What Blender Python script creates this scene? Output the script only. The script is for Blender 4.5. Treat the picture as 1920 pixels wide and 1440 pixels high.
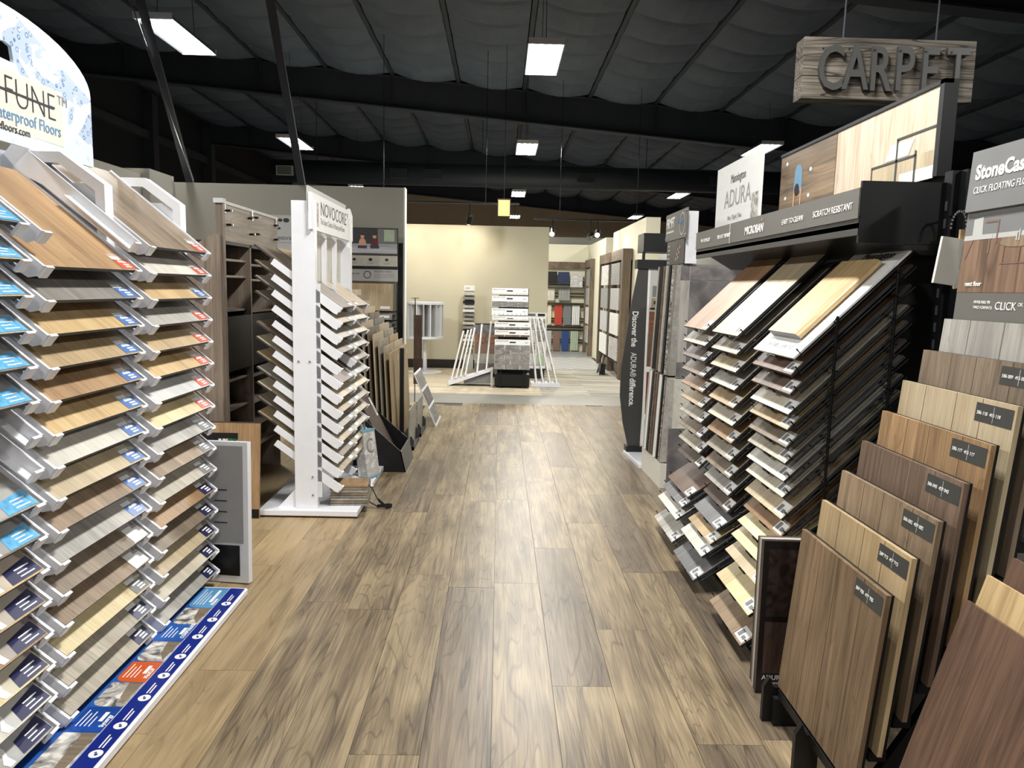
import bpy, bmesh, math, random
from mathutils import Matrix, Vector
for o in list(bpy.data.objects): bpy.data.objects.remove(o)
SC = bpy.context.scene; COL = SC.collection
PI = math.pi; rnd = random.Random(7)

# ------------------------------------------------------------------ camera
F, CX, CY = 1400.0, 960.0, 720.0
CAM = Vector((0, 0, 1.5))
yw = Vector((938-CX, 540-CY, F)).normalized()              # world +Y in camera axes (x right, y down, z forward)
xw = Vector((1, .02, -(yw[0]+.02*yw[1])/yw[2])).normalized()
zw = xw.cross(yw)
if zw[1] > 0: zw = -zw
RC = Matrix((xw, yw, zw))                                   # camera axes -> world
cam_d = bpy.data.cameras.new('camera'); cam = bpy.data.objects.new('camera', cam_d); COL.objects.link(cam)
cam_d.sensor_fit = 'HORIZONTAL'; cam_d.sensor_width = 36; cam_d.lens = F/1920*36; cam_d.clip_start = .05; cam_d.clip_end = 200
right = RC @ Vector((1, 0, 0)); up = RC @ Vector((0, -1, 0)); back = RC @ Vector((0, 0, -1))
m = Matrix((right, up, back)).transposed().to_4x4(); m.translation = CAM; cam.matrix_world = m
SC.camera = cam
def ray(x, y): return RC @ Vector((x-CX, y-CY, F))
def G(x, y, z=0.0): d = ray(x, y); return CAM + d*((z-CAM.z)/d.z)
def AX(x, y, X): d = ray(x, y); return CAM + d*(X/d.x)
def AY(x, y, Y): d = ray(x, y); return CAM + d*(Y/d.y)

# ------------------------------------------------------------------ world, exposure
w = bpy.data.worlds.new('world'); SC.world = w; w.use_nodes = True
w.node_tree.nodes['Background'].inputs[0].default_value = (.8, .9, 1, 1)
w.node_tree.nodes['Background'].inputs[1].default_value = .02
vs = SC.view_settings; vs.view_transform = 'Standard'; vs.look = 'None'; vs.gamma = 1; vs.use_curve_mapping = False
vs.exposure = 0.0
LAMP_W = 185.0
FIX = [(.46, -3.4), (-3.67, -3.4), (4.9, -3.4), (.46, 3.0), (-3.67, 2.6), (4.9, 2.6), (.46, 9.3), (-3.67, 8.85), (.46, 15.05), (-4.05, 15.1), (4.9, 14.55), (.47, 22.1), (-4.05, 21.8), (5.0, 21.6), (.5, 29), (4.95, 28.1), (-4.0, 28.6)]  # last entry is an added, unseen fixture that brightens the far tan wall

# ------------------------------------------------------------------ materials
MAT = {}
def lin(c):
    if isinstance(c, str): c = tuple(int(c[i:i+2], 16) for i in (0, 2, 4))
    return tuple((v/255/12.92 if v/255 <= .04045 else ((v/255+.055)/1.055)**2.4) for v in c) + (1,)
def newmat(name):
    m = bpy.data.materials.new(name); m.use_nodes = True; MAT[name] = m
    return m, m.node_tree.nodes, m.node_tree.links, m.node_tree.nodes['Principled BSDF']
def plain(name, c, rough=.5, metal=0, var=.06, scale=14, emit=None, es=1, alpha=1, bump=0):
    m, N, L, B = newmat(name)
    B.inputs['Roughness'].default_value = rough; B.inputs['Metallic'].default_value = metal
    if alpha < 1: B.inputs['Alpha'].default_value = alpha
    tc = N.new('ShaderNodeTexCoord'); no = N.new('ShaderNodeTexNoise'); no.inputs['Scale'].default_value = scale; no.inputs['Detail'].default_value = 4
    L.new(tc.outputs['Object'], no.inputs['Vector'])
    r = N.new('ShaderNodeValToRGB'); a = lin(c)
    r.color_ramp.elements[0].color = tuple(v*(1-var) for v in a[:3])+(1,); r.color_ramp.elements[1].color = tuple(min(1, v*(1+var)) for v in a[:3])+(1,)
    r.color_ramp.elements[0].position = .3; r.color_ramp.elements[1].position = .7
    L.new(no.outputs['Fac'], r.inputs['Fac']); L.new(r.outputs['Color'], B.inputs['Base Color'])
    if emit: B.inputs['Emission Color'].default_value = lin(emit); B.inputs['Emission Strength'].default_value = es
    if bump:
        b = N.new('ShaderNodeBump'); b.inputs['Strength'].default_value = bump; b.inputs['Distance'].default_value = .002; L.new(no.outputs['Fac'], b.inputs['Height']); L.new(b.outputs['Normal'], B.inputs['Normal'])
    return m
def mth(N, L, op, a, b=None):
    n = N.new('ShaderNodeMath'); n.operation = op
    for i, v in enumerate((a, b)):
        if v is None: continue
        if isinstance(v, (int, float)): n.inputs[i].default_value = v
        else: L.new(v, n.inputs[i])
    return n.outputs[0]
def wood(name, dark, light, pw=.15, rough=.45, gs=1.0, spread=.22, axis=1, knots=0, blotch=.35, mid=None, rings=.7, sat=.9, gain=1.0):
    """grain along local axis, strips of width pw across it, each strip and each object a tone of its own"""
    m, N, L, B = newmat(name); B.inputs['Roughness'].default_value = rough
    tc = N.new('ShaderNodeTexCoord'); oi = N.new('ShaderNodeObjectInfo')
    off = mth(N, L, 'MULTIPLY', oi.outputs['Random'], 53.0)
    cb = N.new('ShaderNodeCombineXYZ'); [L.new(off, cb.inputs[i]) for i in range(3)]
    sp = N.new('ShaderNodeSeparateXYZ'); L.new(tc.outputs['Object'], sp.inputs[0])
    across = {0: 1, 1: 0, 2: 0}[axis]
    strip = mth(N, L, 'FLOOR', mth(N, L, 'DIVIDE', mth(N, L, 'ADD', sp.outputs[across], off), pw))
    wn = N.new('ShaderNodeTexWhiteNoise'); wn.noise_dimensions = '1D'; L.new(strip, wn.inputs['W'])
    cb2 = N.new('ShaderNodeCombineXYZ'); L.new(mth(N, L, 'MULTIPLY', wn.outputs['Value'], 9.0), cb2.inputs[axis])
    ad = N.new('ShaderNodeVectorMath'); ad.operation = 'ADD'; L.new(tc.outputs['Object'], ad.inputs[0]); L.new(cb.outputs[0], ad.inputs[1])
    ad2 = N.new('ShaderNodeVectorMath'); ad2.operation = 'ADD'; L.new(ad.outputs[0], ad2.inputs[0]); L.new(cb2.outputs[0], ad2.inputs[1])
    def noise(sc, det, dist=0):
        mp = N.new('ShaderNodeMapping'); v = [sc[0]]*3; v[axis] = sc[1]; mp.inputs['Scale'].default_value = v
        L.new(ad2.outputs[0], mp.inputs['Vector'])
        n = N.new('ShaderNodeTexNoise'); n.inputs['Scale'].default_value = 1; n.inputs['Detail'].default_value = det; n.inputs['Distortion'].default_value = dist
        L.new(mp.outputs[0], n.inputs['Vector']); return n.outputs['Fac']
    fine = noise((150*gs, 5*gs), 6, .5); wide = noise((16*gs, 1.3*gs), 3, 1.2); bl = noise((5, 2.0), 3)
    f = mth(N, L, 'ADD', mth(N, L, 'MULTIPLY', fine, .55), mth(N, L, 'MULTIPLY', wide, .55+.2*knots))
    f = mth(N, L, 'ADD', f, mth(N, L, 'MULTIPLY', mth(N, L, 'SUBTRACT', bl, .5), blotch))
    rg = noise((7*gs, .55*gs), 2, .6)                          # cathedral grain: contour lines of a stretched noise
    cl = mth(N, L, 'ABSOLUTE', mth(N, L, 'SINE', mth(N, L, 'MULTIPLY', rg, 70.0)))
    ln_ = mth(N, L, 'MULTIPLY', mth(N, L, 'SUBTRACT', .35, mth(N, L, 'MINIMUM', cl, .35)), fine)
    f = mth(N, L, 'SUBTRACT', f, mth(N, L, 'MULTIPLY', ln_, .9*rings))
    r = N.new('ShaderNodeValToRGB'); r.color_ramp.elements[0].color = lin(dark); r.color_ramp.elements[1].color = lin(light)
    r.color_ramp.elements[0].position = .34; r.color_ramp.elements[1].position = .72
    if mid: e = r.color_ramp.elements.new(.52); e.color = lin(mid)
    L.new(f, r.inputs['Fac'])
    val = mth(N, L, 'ADD', mth(N, L, 'MULTIPLY', wn.outputs['Value'], spread), mth(N, L, 'MULTIPLY', oi.outputs['Random'], spread*.7))
    val = mth(N, L, 'MULTIPLY', mth(N, L, 'ADD', val, 1-spread*.85), gain)
    hs = N.new('ShaderNodeHueSaturation'); hs.inputs['Saturation'].default_value = sat; L.new(r.outputs['Color'], hs.inputs['Color']); L.new(val, hs.inputs['Value'])
    L.new(hs.outputs['Color'], B.inputs['Base Color'])
    b = N.new('ShaderNodeBump'); b.inputs['Strength'].default_value = .25; b.inputs['Distance'].default_value = .0015
    L.new(fine, b.inputs['Height']); L.new(b.outputs['Normal'], B.inputs['Normal'])
    return m
def stone(name, c1, c2, scale=6, rough=.4, vein=None):
    m, N, L, B = newmat(name); B.inputs['Roughness'].default_value = rough
    tc = N.new('ShaderNodeTexCoord'); oi = N.new('ShaderNodeObjectInfo'); ad = N.new('ShaderNodeVectorMath'); ad.operation = 'ADD'
    cb = N.new('ShaderNodeCombineXYZ'); o = mth(N, L, 'MULTIPLY', oi.outputs['Random'], 31.0); [L.new(o, cb.inputs[i]) for i in range(3)]
    L.new(tc.outputs['Object'], ad.inputs[0]); L.new(cb.outputs[0], ad.inputs[1])
    no = N.new('ShaderNodeTexNoise'); no.inputs['Scale'].default_value = scale; no.inputs['Detail'].default_value = 8; no.inputs['Distortion'].default_value = 1.5
    L.new(ad.outputs[0], no.inputs['Vector'])
    r = N.new('ShaderNodeValToRGB'); r.color_ramp.elements[0].color = lin(c1); r.color_ramp.elements[1].color = lin(c2)
    r.color_ramp.elements[0].position = .35; r.color_ramp.elements[1].position = .65
    if vein: e = r.color_ramp.elements.new(.5); e.color = lin(vein)
    L.new(no.outputs['Fac'], r.inputs['Fac']); L.new(r.outputs['Color'], B.inputs['Base Color'])
    return m

plain('white', (226, 227, 232), .35, var=.02); plain('cream_white', (222, 219, 208), .45, var=.02); plain('paper', (238, 238, 236), .5, var=.02)
plain('black', (14, 14, 16), .45); plain('black_metal', (16, 17, 20), .35, .3); plain('charcoal', (62, 62, 60), .5); plain('sign_grey', (104, 102, 97), .5, var=.02)
plain('mid_grey', (120, 121, 122), .55, var=.03); plain('light_grey', (186, 186, 184), .5, var=.03); plain('dark_grey', (48, 49, 52), .55)
plain('chrome', (200, 200, 200), .2, 1); plain('clear', (225, 230, 232), .08, alpha=.35, var=.01); plain('glass', (200, 215, 220), .05, alpha=.3)
plain('red_tag', (196, 84, 58), .35, var=.03); plain('blue_tag', (74, 112, 172), .35, var=.03); plain('navy_tag', (36, 38, 78), .35, var=.05); plain('navy', (22, 42, 130), .3, var=.05)
plain('sky_tag', (96, 170, 216), .3, var=.3, scale=40); plain('ink', (40, 40, 44), .5); plain('ink_blue', (92, 142, 186), .5); plain('ink_grey', (150, 150, 150), .5); plain('green_ink', (80, 170, 90), .5)
plain('wall_grey', (166, 163, 152), .8, var=.015, scale=3, bump=.05); plain('wall_beige', (206, 200, 176), .8, var=.015, scale=3, bump=.05); plain('wall_cream', (226, 220, 194), .8, var=.015, scale=3)
plain('wall_dark', (30, 33, 40), .85, var=.1, scale=2); plain('wall_tan', (226, 202, 168), .85, var=.03, scale=2); plain('trim_white', (235, 235, 228), .5, var=.01)
plain('roof_fabric', (92, 102, 115), .7, var=.12, scale=2.5, bump=.3); plain('roof_steel', (54, 59, 68), .6, var=.1, scale=3); plain('duct_metal', (62, 66, 74), .5, .2, var=.08, scale=3)
plain('strip_grey', (128, 126, 118), .4, var=.06, scale=5); plain('sub_floor', (58, 54, 50), .7); plain('grey_tile', (150, 150, 146), .4, var=.1)
plain('tube_glow', (255, 255, 250), .5, emit=(246, 250, 255), es=14); plain('spot_glow', (255, 240, 210), .5, emit=(255, 236, 200), es=30); plain('lantern_paper', (238, 214, 140), .6, emit=(255, 214, 120), es=1.1)
plain('orange', (206, 92, 44), .3, var=.12, scale=6); plain('sky_blue', (92, 152, 200), .3, var=.15, scale=6); plain('deep_blue', (30, 70, 150), .3, var=.3, scale=5); plain('mid_blue', (44, 92, 170), .3, var=.25, scale=4)
plain('skin', (214, 164, 134), .6); plain('hair', (52, 40, 34), .6); plain('shirt_blue', (120, 160, 190), .7); plain('shirt_red', (110, 40, 46), .7); plain('green_leaf', (92, 120, 70), .6, var=.4, scale=40)
plain('sage', (178, 194, 166), .5); plain('tile_red', (186, 66, 44), .4); plain('tile_blue', (40, 68, 128), .4); plain('tile_navy', (42, 52, 84), .35, var=.1); plain('tile_brown', (126, 100, 88), .4); plain('tile_black', (34, 30, 30), .3)
plain('maroon', (126, 62, 58), .5, var=.03); plain('strap', (18, 18, 20), .8); plain('aqua', (126, 176, 196), .4); plain('cream_panel', (200, 196, 184), .5); plain('panel_grey', (148, 148, 148), .7, var=.03)
stone('slate', (96, 94, 96), (132, 128, 126), 5, vein=(112, 108, 108)); stone('marble', (214, 212, 206), (240, 238, 232), 9, vein=(190, 186, 182)); stone('brick_grey', (112, 110, 106), (158, 155, 150), 9); stone('concrete', (142, 142, 132), (172, 170, 158), 8)
stone('photo_room', (90, 86, 84), (232, 228, 220), 16); stone('photo_dark', (22, 18, 18), (70, 56, 50), 14); stone('mixed_stone', (60, 60, 56), (206, 200, 190), 30); stone('brick_brown', (96, 72, 56), (150, 112, 90), 10); stone('brick_pale', (200, 192, 176), (224, 216, 202), 10)
# water sign
m, N, L, B = newmat('water'); B.inputs['Roughness'].default_value = .35
tc = N.new('ShaderNodeTexCoord'); vo = N.new('ShaderNodeTexVoronoi'); vo.inputs['Scale'].default_value = 34; L.new(tc.outputs['Object'], vo.inputs['Vector'])
sp = N.new('ShaderNodeSeparateXYZ'); L.new(tc.outputs['Object'], sp.inputs[0]); no = N.new('ShaderNodeTexNoise'); no.inputs['Scale'].default_value = 5; no.inputs['Detail'].default_value = 8; no.inputs['Distortion'].default_value = 2; L.new(tc.outputs['Object'], no.inputs['Vector'])
# a wave-shaped band of splashes across the print
band = mth(N, L, 'ABSOLUTE', mth(N, L, 'SUBTRACT', mth(N, L, 'ADD', sp.outputs[1], mth(N, L, 'MULTIPLY', sp.outputs[0], .38)), .50))
wv = mth(N, L, 'MULTIPLY', mth(N, L, 'LESS_THAN', band, .1), mth(N, L, 'GREATER_THAN', no.outputs['Fac'], .47))
bub = mth(N, L, 'LESS_THAN', mth(N, L, 'ABSOLUTE', mth(N, L, 'SUBTRACT', vo.outputs['Distance'], .3)), .06)
fac = mth(N, L, 'MINIMUM', mth(N, L, 'ADD', mth(N, L, 'MULTIPLY', wv, mth(N, L, 'ADD', .35, mth(N, L, 'MULTIPLY', bub, .5))), mth(N, L, 'MULTIPLY', bub, mth(N, L, 'MULTIPLY', mth(N, L, 'GREATER_THAN', no.outputs['Fac'], .58), .3))), 1.0)
r = N.new('ShaderNodeValToRGB'); r.color_ramp.elements[0].color = lin((214, 228, 238)); r.color_ramp.elements[1].color = lin((52, 104, 168)); L.new(fac, r.inputs['Fac']); L.new(r.outputs['Color'], B.inputs['Base Color'])
# weathered timber, checker tile floor, striped carpet
wood('barn', (46, 41, 37), (150, 140, 124), .4, .85, .5, .1, axis=0, mid=(104, 95, 84), rings=1.6, gain=.74); wood('reclaimed', (70, 58, 44), (128, 108, 84), .5, .7, .5, .15, axis=2); wood('reclaimed_y', (70, 58, 44), (128, 108, 84), .5, .7, .5, .15, axis=1)
m, N, L, B = newmat('pattern_tile'); tc = N.new('ShaderNodeTexCoord'); ck = N.new('ShaderNodeTexChecker'); ck.inputs['Scale'].default_value = 7; ck.inputs['Color1'].default_value = lin((214, 212, 204)); ck.inputs['Color2'].default_value = lin((132, 132, 130)); L.new(tc.outputs['Object'], ck.inputs['Vector']); L.new(ck.outputs['Color'], B.inputs['Base Color']); B.inputs['Roughness'].default_value = .35
wood('floor_plank', (88, 75, 59), (158, 139, 108), .3, .36, .8, .1, mid=(124, 108, 83), blotch=.5, rings=.9, sat=.96)
wood('floor_grey', (78, 67, 55), (134, 118, 96), .3, .36, .8, .1, mid=(107, 93, 75), blotch=.35, rings=1.1, sat=.96)
wood('floor_tan', (112, 93, 66), (164, 141, 105), .3, .42, .7, .1, mid=(142, 121, 88), blotch=.4, knots=1, rings=.7, sat=.96)
wood('carpet_tan', (158, 142, 116), (204, 190, 160), .12, .9, .5, .25, axis=0); wood('carpet_grey', (124, 120, 108), (186, 180, 164), .05, .95, .5, .5, axis=0)
W = {}
def ww(key, d, l, desc, **k): wood('w_'+key, d, l, gain=.84, **k); W[key] = desc
ww('honey', (144, 108, 68), (194, 154, 104), 'honey oak'); ww('gold', (178, 142, 88), (222, 190, 132), 'golden oak'); ww('pale', (196, 184, 160), (228, 218, 196), 'pale blond')
ww('ivory', (206, 200, 186), (234, 230, 218), 'ivory white'); ww('greige', (150, 140, 122), (192, 182, 162), 'greige'); ww('grey', (108, 104, 98), (160, 154, 146), 'mid grey'); ww('ash', (150, 146, 138), (196, 192, 184), 'ash grey')
ww('walnut', (86, 68, 54), (136, 110, 90), 'walnut brown'); ww('taupe', (110, 94, 76), (156, 137, 113), 'taupe'); ww('brown', (94, 73, 51), (148, 120, 88), 'weathered brown'); ww('umber', (66, 50, 42), (104, 82, 68), 'dark umber'); ww('sand', (180, 158, 122), (214, 196, 160), 'sandy beige')
ww('butter', (206, 184, 128), (234, 216, 166), 'butter yellow'); ww('amber', (126, 88, 52), (182, 136, 88), 'amber brown'); ww('red', (82, 58, 44), (122, 90, 68), 'reddish brown'); ww('rust', (122, 99, 74), (172, 146, 114), 'rusty brown'); ww('slate', (92, 92, 94), (140, 140, 142), 'slate grey'); ww('white', (186, 186, 184), (216, 215, 212), 'whitewashed'); ww('natural', (168, 140, 96), (206, 178, 132), 'natural oak'); ww('espresso', (58, 40, 34), (98, 72, 60), 'espresso brown')
wood('fixture_wood', (96, 82, 70), (142, 126, 110), .09, .5, .6, .2, axis=2); wood('fixture_wood_y', (112, 100, 86), (160, 146, 128), .5, .5, .35, .05, axis=1)
wood('photo_floor', (100, 74, 55), (156, 122, 95), .05, .4, .6, .3, axis=1); wood('photo_wood', (178, 150, 120), (226, 206, 180), .2, .4, .5, .15, axis=1); wood('photo_rustic', (80, 66, 50), (160, 132, 96), .16, .4, .4, .5, axis=0); wood('photo_greyfloor', (140, 140, 146), (190, 190, 194), .06, .4, .5, .3, axis=0)
wood('dresser', (110, 60, 34), (160, 96, 58), .1, .4, .6, .15, axis=0)

# ------------------------------------------------------------------ geometry helpers
class MB:
    def __init__(s): s.v = []; s.f = []; s.m = []
    def add(s, vs, fs, m=0):
        b = len(s.v); s.v += [tuple(v) for v in vs]; s.f += [tuple(i+b for i in f) for f in fs]; s.m += [m]*len(fs); return s
    def box(s, x0, x1, y0, y1, z0, z1, m=0):
        vs = [(x, y, z) for z in (z0, z1) for y in (y0, y1) for x in (x0, x1)]
        return s.add(vs, [(0, 2, 3, 1), (4, 5, 7, 6), (0, 1, 5, 4), (2, 6, 7, 3), (0, 4, 6, 2), (1, 3, 7, 5)], m)
    def prism(s, poly, axis, a, b, m=0):
        n = len(poly); P = []
        for t in (a, b):
            for (p, q) in poly: P.append({0: (t, p, q), 1: (p, t, q), 2: (p, q, t)}[axis])
        return s.add(P, [tuple(range(n))[::-1], tuple(range(n, 2*n))] + [(i, (i+1) % n, n+(i+1) % n, n+i) for i in range(n)], m)
    def poly(s, pts, z, m=0): return s.add([(p[0], p[1], z) for p in pts], [tuple(range(len(pts)))], m)
    def rect(s, x0, y0, x1, y1, z, m=0): return s.poly([(x0, y0), (x1, y0), (x1, y1), (x0, y1)], z, m)
    def disc(s, x, y, r, z, m=0, n=20, ry=None): return s.poly([(x+r*math.cos(2*PI*i/n), y+(ry or r)*math.sin(2*PI*i/n)) for i in range(n)], z, m)
    def ring(s, x, y, r, t, z, m=0, n=24):
        for i in range(n):
            a, b = 2*PI*i/n, 2*PI*(i+1)/n
            s.poly([(x+r*math.cos(a), y+r*math.sin(a)), (x+r*math.cos(b), y+r*math.sin(b)), (x+(r-t)*math.cos(b), y+(r-t)*math.sin(b)), (x+(r-t)*math.cos(a), y+(r-t)*math.sin(a))], z, m)
        return s
    def tube(s, pts, r, n=6, m=0):
        pts = [Vector(p) for p in pts]; b = len(s.v); V = []; Fs = []
        for i, p in enumerate(pts):
            d = (pts[min(i+1, len(pts)-1)]-pts[max(i-1, 0)]).normalized()
            u = d.cross(Vector((0, 0, 1)) if abs(d.z) < .9 else Vector((1, 0, 0))).normalized(); w_ = d.cross(u)
            V += [p+(u*math.cos(2*PI*k/n)+w_*math.sin(2*PI*k/n))*r for k in range(n)]
        for i in range(len(pts)-1):
            for k in range(n): Fs.append((i*n+k, i*n+(k+1) % n, (i+1)*n+(k+1) % n, (i+1)*n+k))
        Fs.append(tuple(range(n))); Fs.append(tuple(range((len(pts)-1)*n, len(pts)*n)))
        return s.add(V, Fs, m)
    def cyl(s, c, r, h, axis=2, n=20, m=0, r2=None):
        c = Vector(c); r2 = r if r2 is None else r2; V = []
        for t, rr in ((0, r), (h, r2)):
            for k in range(n):
                a = 2*PI*k/n; p = [rr*math.cos(a), rr*math.sin(a)]; p.insert(axis, t); V.append(c+Vector(p))
        return s.add(V, [tuple(range(n)), tuple(range(n, 2*n))]+[(k, (k+1) % n, n+(k+1) % n, n+k) for k in range(n)], m)
    def mesh(s, name, mats, smooth=False, bevel=0, seg=2):
        me = bpy.data.meshes.new(name); me.from_pydata(s.v, [], s.f)
        for mm in (mats if isinstance(mats, (list, tuple)) else [mats]): me.materials.append(MAT[mm])
        for p, i in zip(me.polygons, s.m): p.material_index = i
        bm = bmesh.new(); bm.from_mesh(me); bmesh.ops.recalc_face_normals(bm, faces=[f for f in bm.faces if True])
        if bevel: bmesh.ops.bevel(bm, geom=bm.edges[:], offset=bevel, segments=seg, affect='EDGES', profile=.5)
        bm.to_mesh(me); bm.free()
        if smooth:
            for p in me.polygons: p.use_smooth = True
        return me
    def build(s, name, mats, parent=None, M=None, **k): return put(name, s.mesh(name, mats, **k), parent, M)
def put(name, me, parent=None, M=None):
    o = bpy.data.objects.new(name, me); COL.objects.link(o)
    if parent: o.parent = parent
    if M is not None: o.matrix_basis = M if isinstance(M, Matrix) else Matrix.Translation(M)
    return o
def tag(o, label, cat, group=None):
    o['label'] = label; o['category'] = cat
    if group: o['group'] = group
    return o
def thing(name, label, cat, M=(0, 0, 0), group=None):
    return tag(put(name, None, None, M), label, cat, group)
def struct(o): o['kind'] = 'structure'; return o
def frame(o, xd, yd):
    xd = Vector(xd).normalized(); yd = Vector(yd).normalized(); zd = xd.cross(yd)
    m = Matrix((xd, yd, zd)).transposed().to_4x4(); m.translation = Vector(o); return m
def faceL(X, Y, Z): return frame((X, Y, Z), (0, 1, 0), (0, 0, 1))     # faces +X (things on the left of the aisle)
def faceR(X, Y, Z): return frame((X, Y, Z), (0, -1, 0), (0, 0, 1))    # faces -X
def faceC(X, Y, Z): return frame((X, Y, Z), (1, 0, 0), (0, 0, 1))     # faces -Y
def text(s, size, parent, x, y, z, mat, align='LEFT', sx=1.0, ext=.0006, name='lettering', rot=0, shear=0, bold=0):
    c = bpy.data.curves.new('t', 'FONT'); c.body = s; c.size = size; c.align_x = align; c.align_y = 'BOTTOM_BASELINE'; c.extrude = ext; c.shear = shear; c.offset = bold; c.resolution_u = 3
    o = bpy.data.objects.new('t', c); COL.objects.link(o); bpy.context.view_layer.update()
    me = bpy.data.meshes.new_from_object(o.evaluated_get(bpy.context.evaluated_depsgraph_get())); bpy.data.objects.remove(o)
    me.materials.clear(); me.materials.append(MAT[mat])
    return put(name, me, parent, Matrix.Translation((x, y, z)) @ Matrix.Rotation(rot, 4, 'Z') @ Matrix.Diagonal((sx, 1, 1, 1)))
def board_mesh(w_, l, t, mat, back=None):
    mb = MB(); mb.box(-w_/2, w_/2, 0, l, 0, t)
    if back:
        mb.m = [1]*6; mb.m[1] = 0
        return mb.mesh('board', [mat, back])
    return mb.mesh('board', [mat])
_bm = {}
def board(w_, l, t, mat, back=None):
    k = (w_, l, t, mat, back)
    if k not in _bm: _bm[k] = board_mesh(*k)
    return _bm[k]
ORD = 'top second third fourth fifth sixth seventh eighth ninth tenth eleventh twelfth thirteenth fourteenth fifteenth sixteenth'.split()
def nth(k): return 'topmost' if k == 0 else ORD[k]+' from the top'

# ================================================================== SETTING
# ---- floor: slab plus single planks
floor = struct(MB().box(-9, 11, -6, 33, -.15, -.009).build('floor', 'sub_floor'))
PW, PLN = .2286, 1.524
pm = {k: MB().box(-PW/2+.0008, PW/2-.0008, -PLN/2+.0008, PLN/2-.0008, -.012, 0).mesh('plank', k) for k in ('floor_plank', 'floor_grey', 'floor_tan')}
rf = random.Random(3)
for i in range(-8, 15):
    x0 = -.915+i*PW; st = rf.random()*PLN
    k0 = 'floor_tan' if i < 0 else ('floor_plank' if i < 8 else 'floor_grey')
    y = -1.6+st-PLN
    while y+PLN < 9.65:
        y += PLN if y+2*PLN < 9.65 else 9.65-PLN-y if 9.65-PLN-y > .3 else 99
        if y > 9: break
        kk = k0 if k0 == 'floor_tan' or rf.random() > .15 else rf.choice(['floor_plank', 'floor_grey'])
        put('plank', pm[kk], floor, (x0+PW/2, y+PLN/2, -.0004*rf.random()))
MB().box(-3.6, 2.7, 9.655, 10.5, -.012, -.002).build('transition_strip', 'strip_grey', floor)
MB().box(-3.4, 2.05, 10.505, 14.05, -.012, -.004).build('carpet_base', 'carpet_tan', floor)
for sx, (a, b) in enumerate(((-3.4, .62), (.63, 2.05))):
    mt = ('carpet_tan', 'carpet_grey')[sx]; ln = (.92, .71)[sx]; h = (.152, .1)[sx]
    me = MB().box(0, ln-.002, 0, h-.002, -.012, -.002).mesh('carpet_plank', mt)
    yy = 10.505; r_ = 0
    while yy < 14.05:
        xx = a-(rf.random()*ln if sx == 0 else 0)
        while xx < b-.2:
            if xx+ln <= b+.01 or sx: put('carpet_plank', me, floor, (xx, yy, 0))
            xx += ln
        yy += h
MB().box(-3.4, 2.05, 14.06, 16.6, -.012, -.002).build('tile_field', 'pattern_tile', floor)
MB().box(-3.4, 3.0, 16.6, 18.4, -.012, -.003).build('grey_floor_field', 'grey_tile', floor)
MB().box(1.6, 2.7, 10.5, 14.05, -.012, -.006).build('grey_floor_field', 'strip_grey', floor)
# ---- outer walls
struct(MB().box(-9.2, -9, -6, 33, 0, 7).build('wall_left', 'wall_dark'))
struct(MB().box(11, 11.2, -6, 33, 0, 7).build('wall_right', 'wall_dark'))
struct(MB().box(-9.2, 11.2, 33, 33.2, 0, 7).build('wall_back', 'wall_tan'))
struct(MB().box(-9.2, 11.2, -6.2, -6, 0, 7).build('wall_front', 'wall_dark'))
for y in (5.5, 8.2, 12, 15.8, 19.6, 23.4):      # girts and columns on the dark side wall
    struct(MB().box(-9, -8.75, y-.15, y+.15, 0, 6.1).build('trim_1', 'roof_steel'))
for z in (2.2, 3.6, 5.0): struct(MB().box(-9, -8.85, -6, 33, z, z+.2).build('trim_2', 'roof_steel'))
# ---- partition walls
def wall(name, a, mat, cap=True):
    o = struct(MB().box(*a).build(name, mat))
    return o
wall('wall_partition_left', (-8.9, -1.115, 8.7, 8.83, 0, 2.603), 'wall_grey')
struct(MB().box(-1.114, -1.1, 8.69, 8.84, 0, 2.605).build('trim_3', 'trim_white'))
wall('wall_partition_side', (-3.9, -3.78, 4.4, 8.69, 0, 2.6), 'wall_grey'); wall('wall_partition_pier', (-4.1, -3.7, 8.1, 8.69, 0, 2.66), 'wall_grey')
bw = wall('wall_beige', (-3.4, .876, 13.87, 14.0, 0, 2.62), 'wall_beige')
struct(MB().box(-3.4, .876, 13.85, 13.87, 0, .16).build('baseboard_beige', 'tile_black'))
wall('wall_alcove', (.3, 2.6, 18.32, 18.45, 0, 2.58), 'wall_cream'); wall('wall_cream_far', (2.12, 2.35, 15.3, 18.31, 0, 2.56), 'wall_cream')
wall('wall_cream_near', (2.2, 2.42, 11.55, 14.85, 0, 2.62), 'wall_cream'); wall('wall_far_grey', (1, 8, 22, 22.15, 0, 3.0), 'wall_grey')
# ---- roof: frames, purlins, quilted insulation
def zr(X): return 5.50-.0815*X
ceil_o = struct(MB().box(-9.2, 11.2, -6.2, 33.2, 6.6, 6.7).build('ceiling', 'roof_steel'))
px = [-8.9+1.33*i for i in range(16)]
for (ya, yb) in ((-6, .5), (.6, 8.1), (8.3, 15.7), (15.9, 23.3), (23.5, 33)):
    nb = max(2, round((yb-ya)/.92)); ny = nb*12
    for i in range(15):
        mb = MB(); nx = 6; V = []; Fc = []
        for a in range(nx+1):
            for b in range(ny+1):
                u = a/nx; t = b/ny; X = px[i]+.05+u*(1.33-.1); sag = .06*math.sin(PI*u)+.12*abs(math.sin(PI*t*nb))**.6*(.3+.7*math.sin(PI*u))
                V.append((X, ya+t*(yb-ya), zr(X)-sag+.05))
        for a in range(nx):
            for b in range(ny): q = a*(ny+1)+b; Fc.append((q, q+1, q+ny+2, q+ny+1))
        mb.add(V, Fc).build('insulation_blanket', 'roof_fabric', ceil_o)
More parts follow.
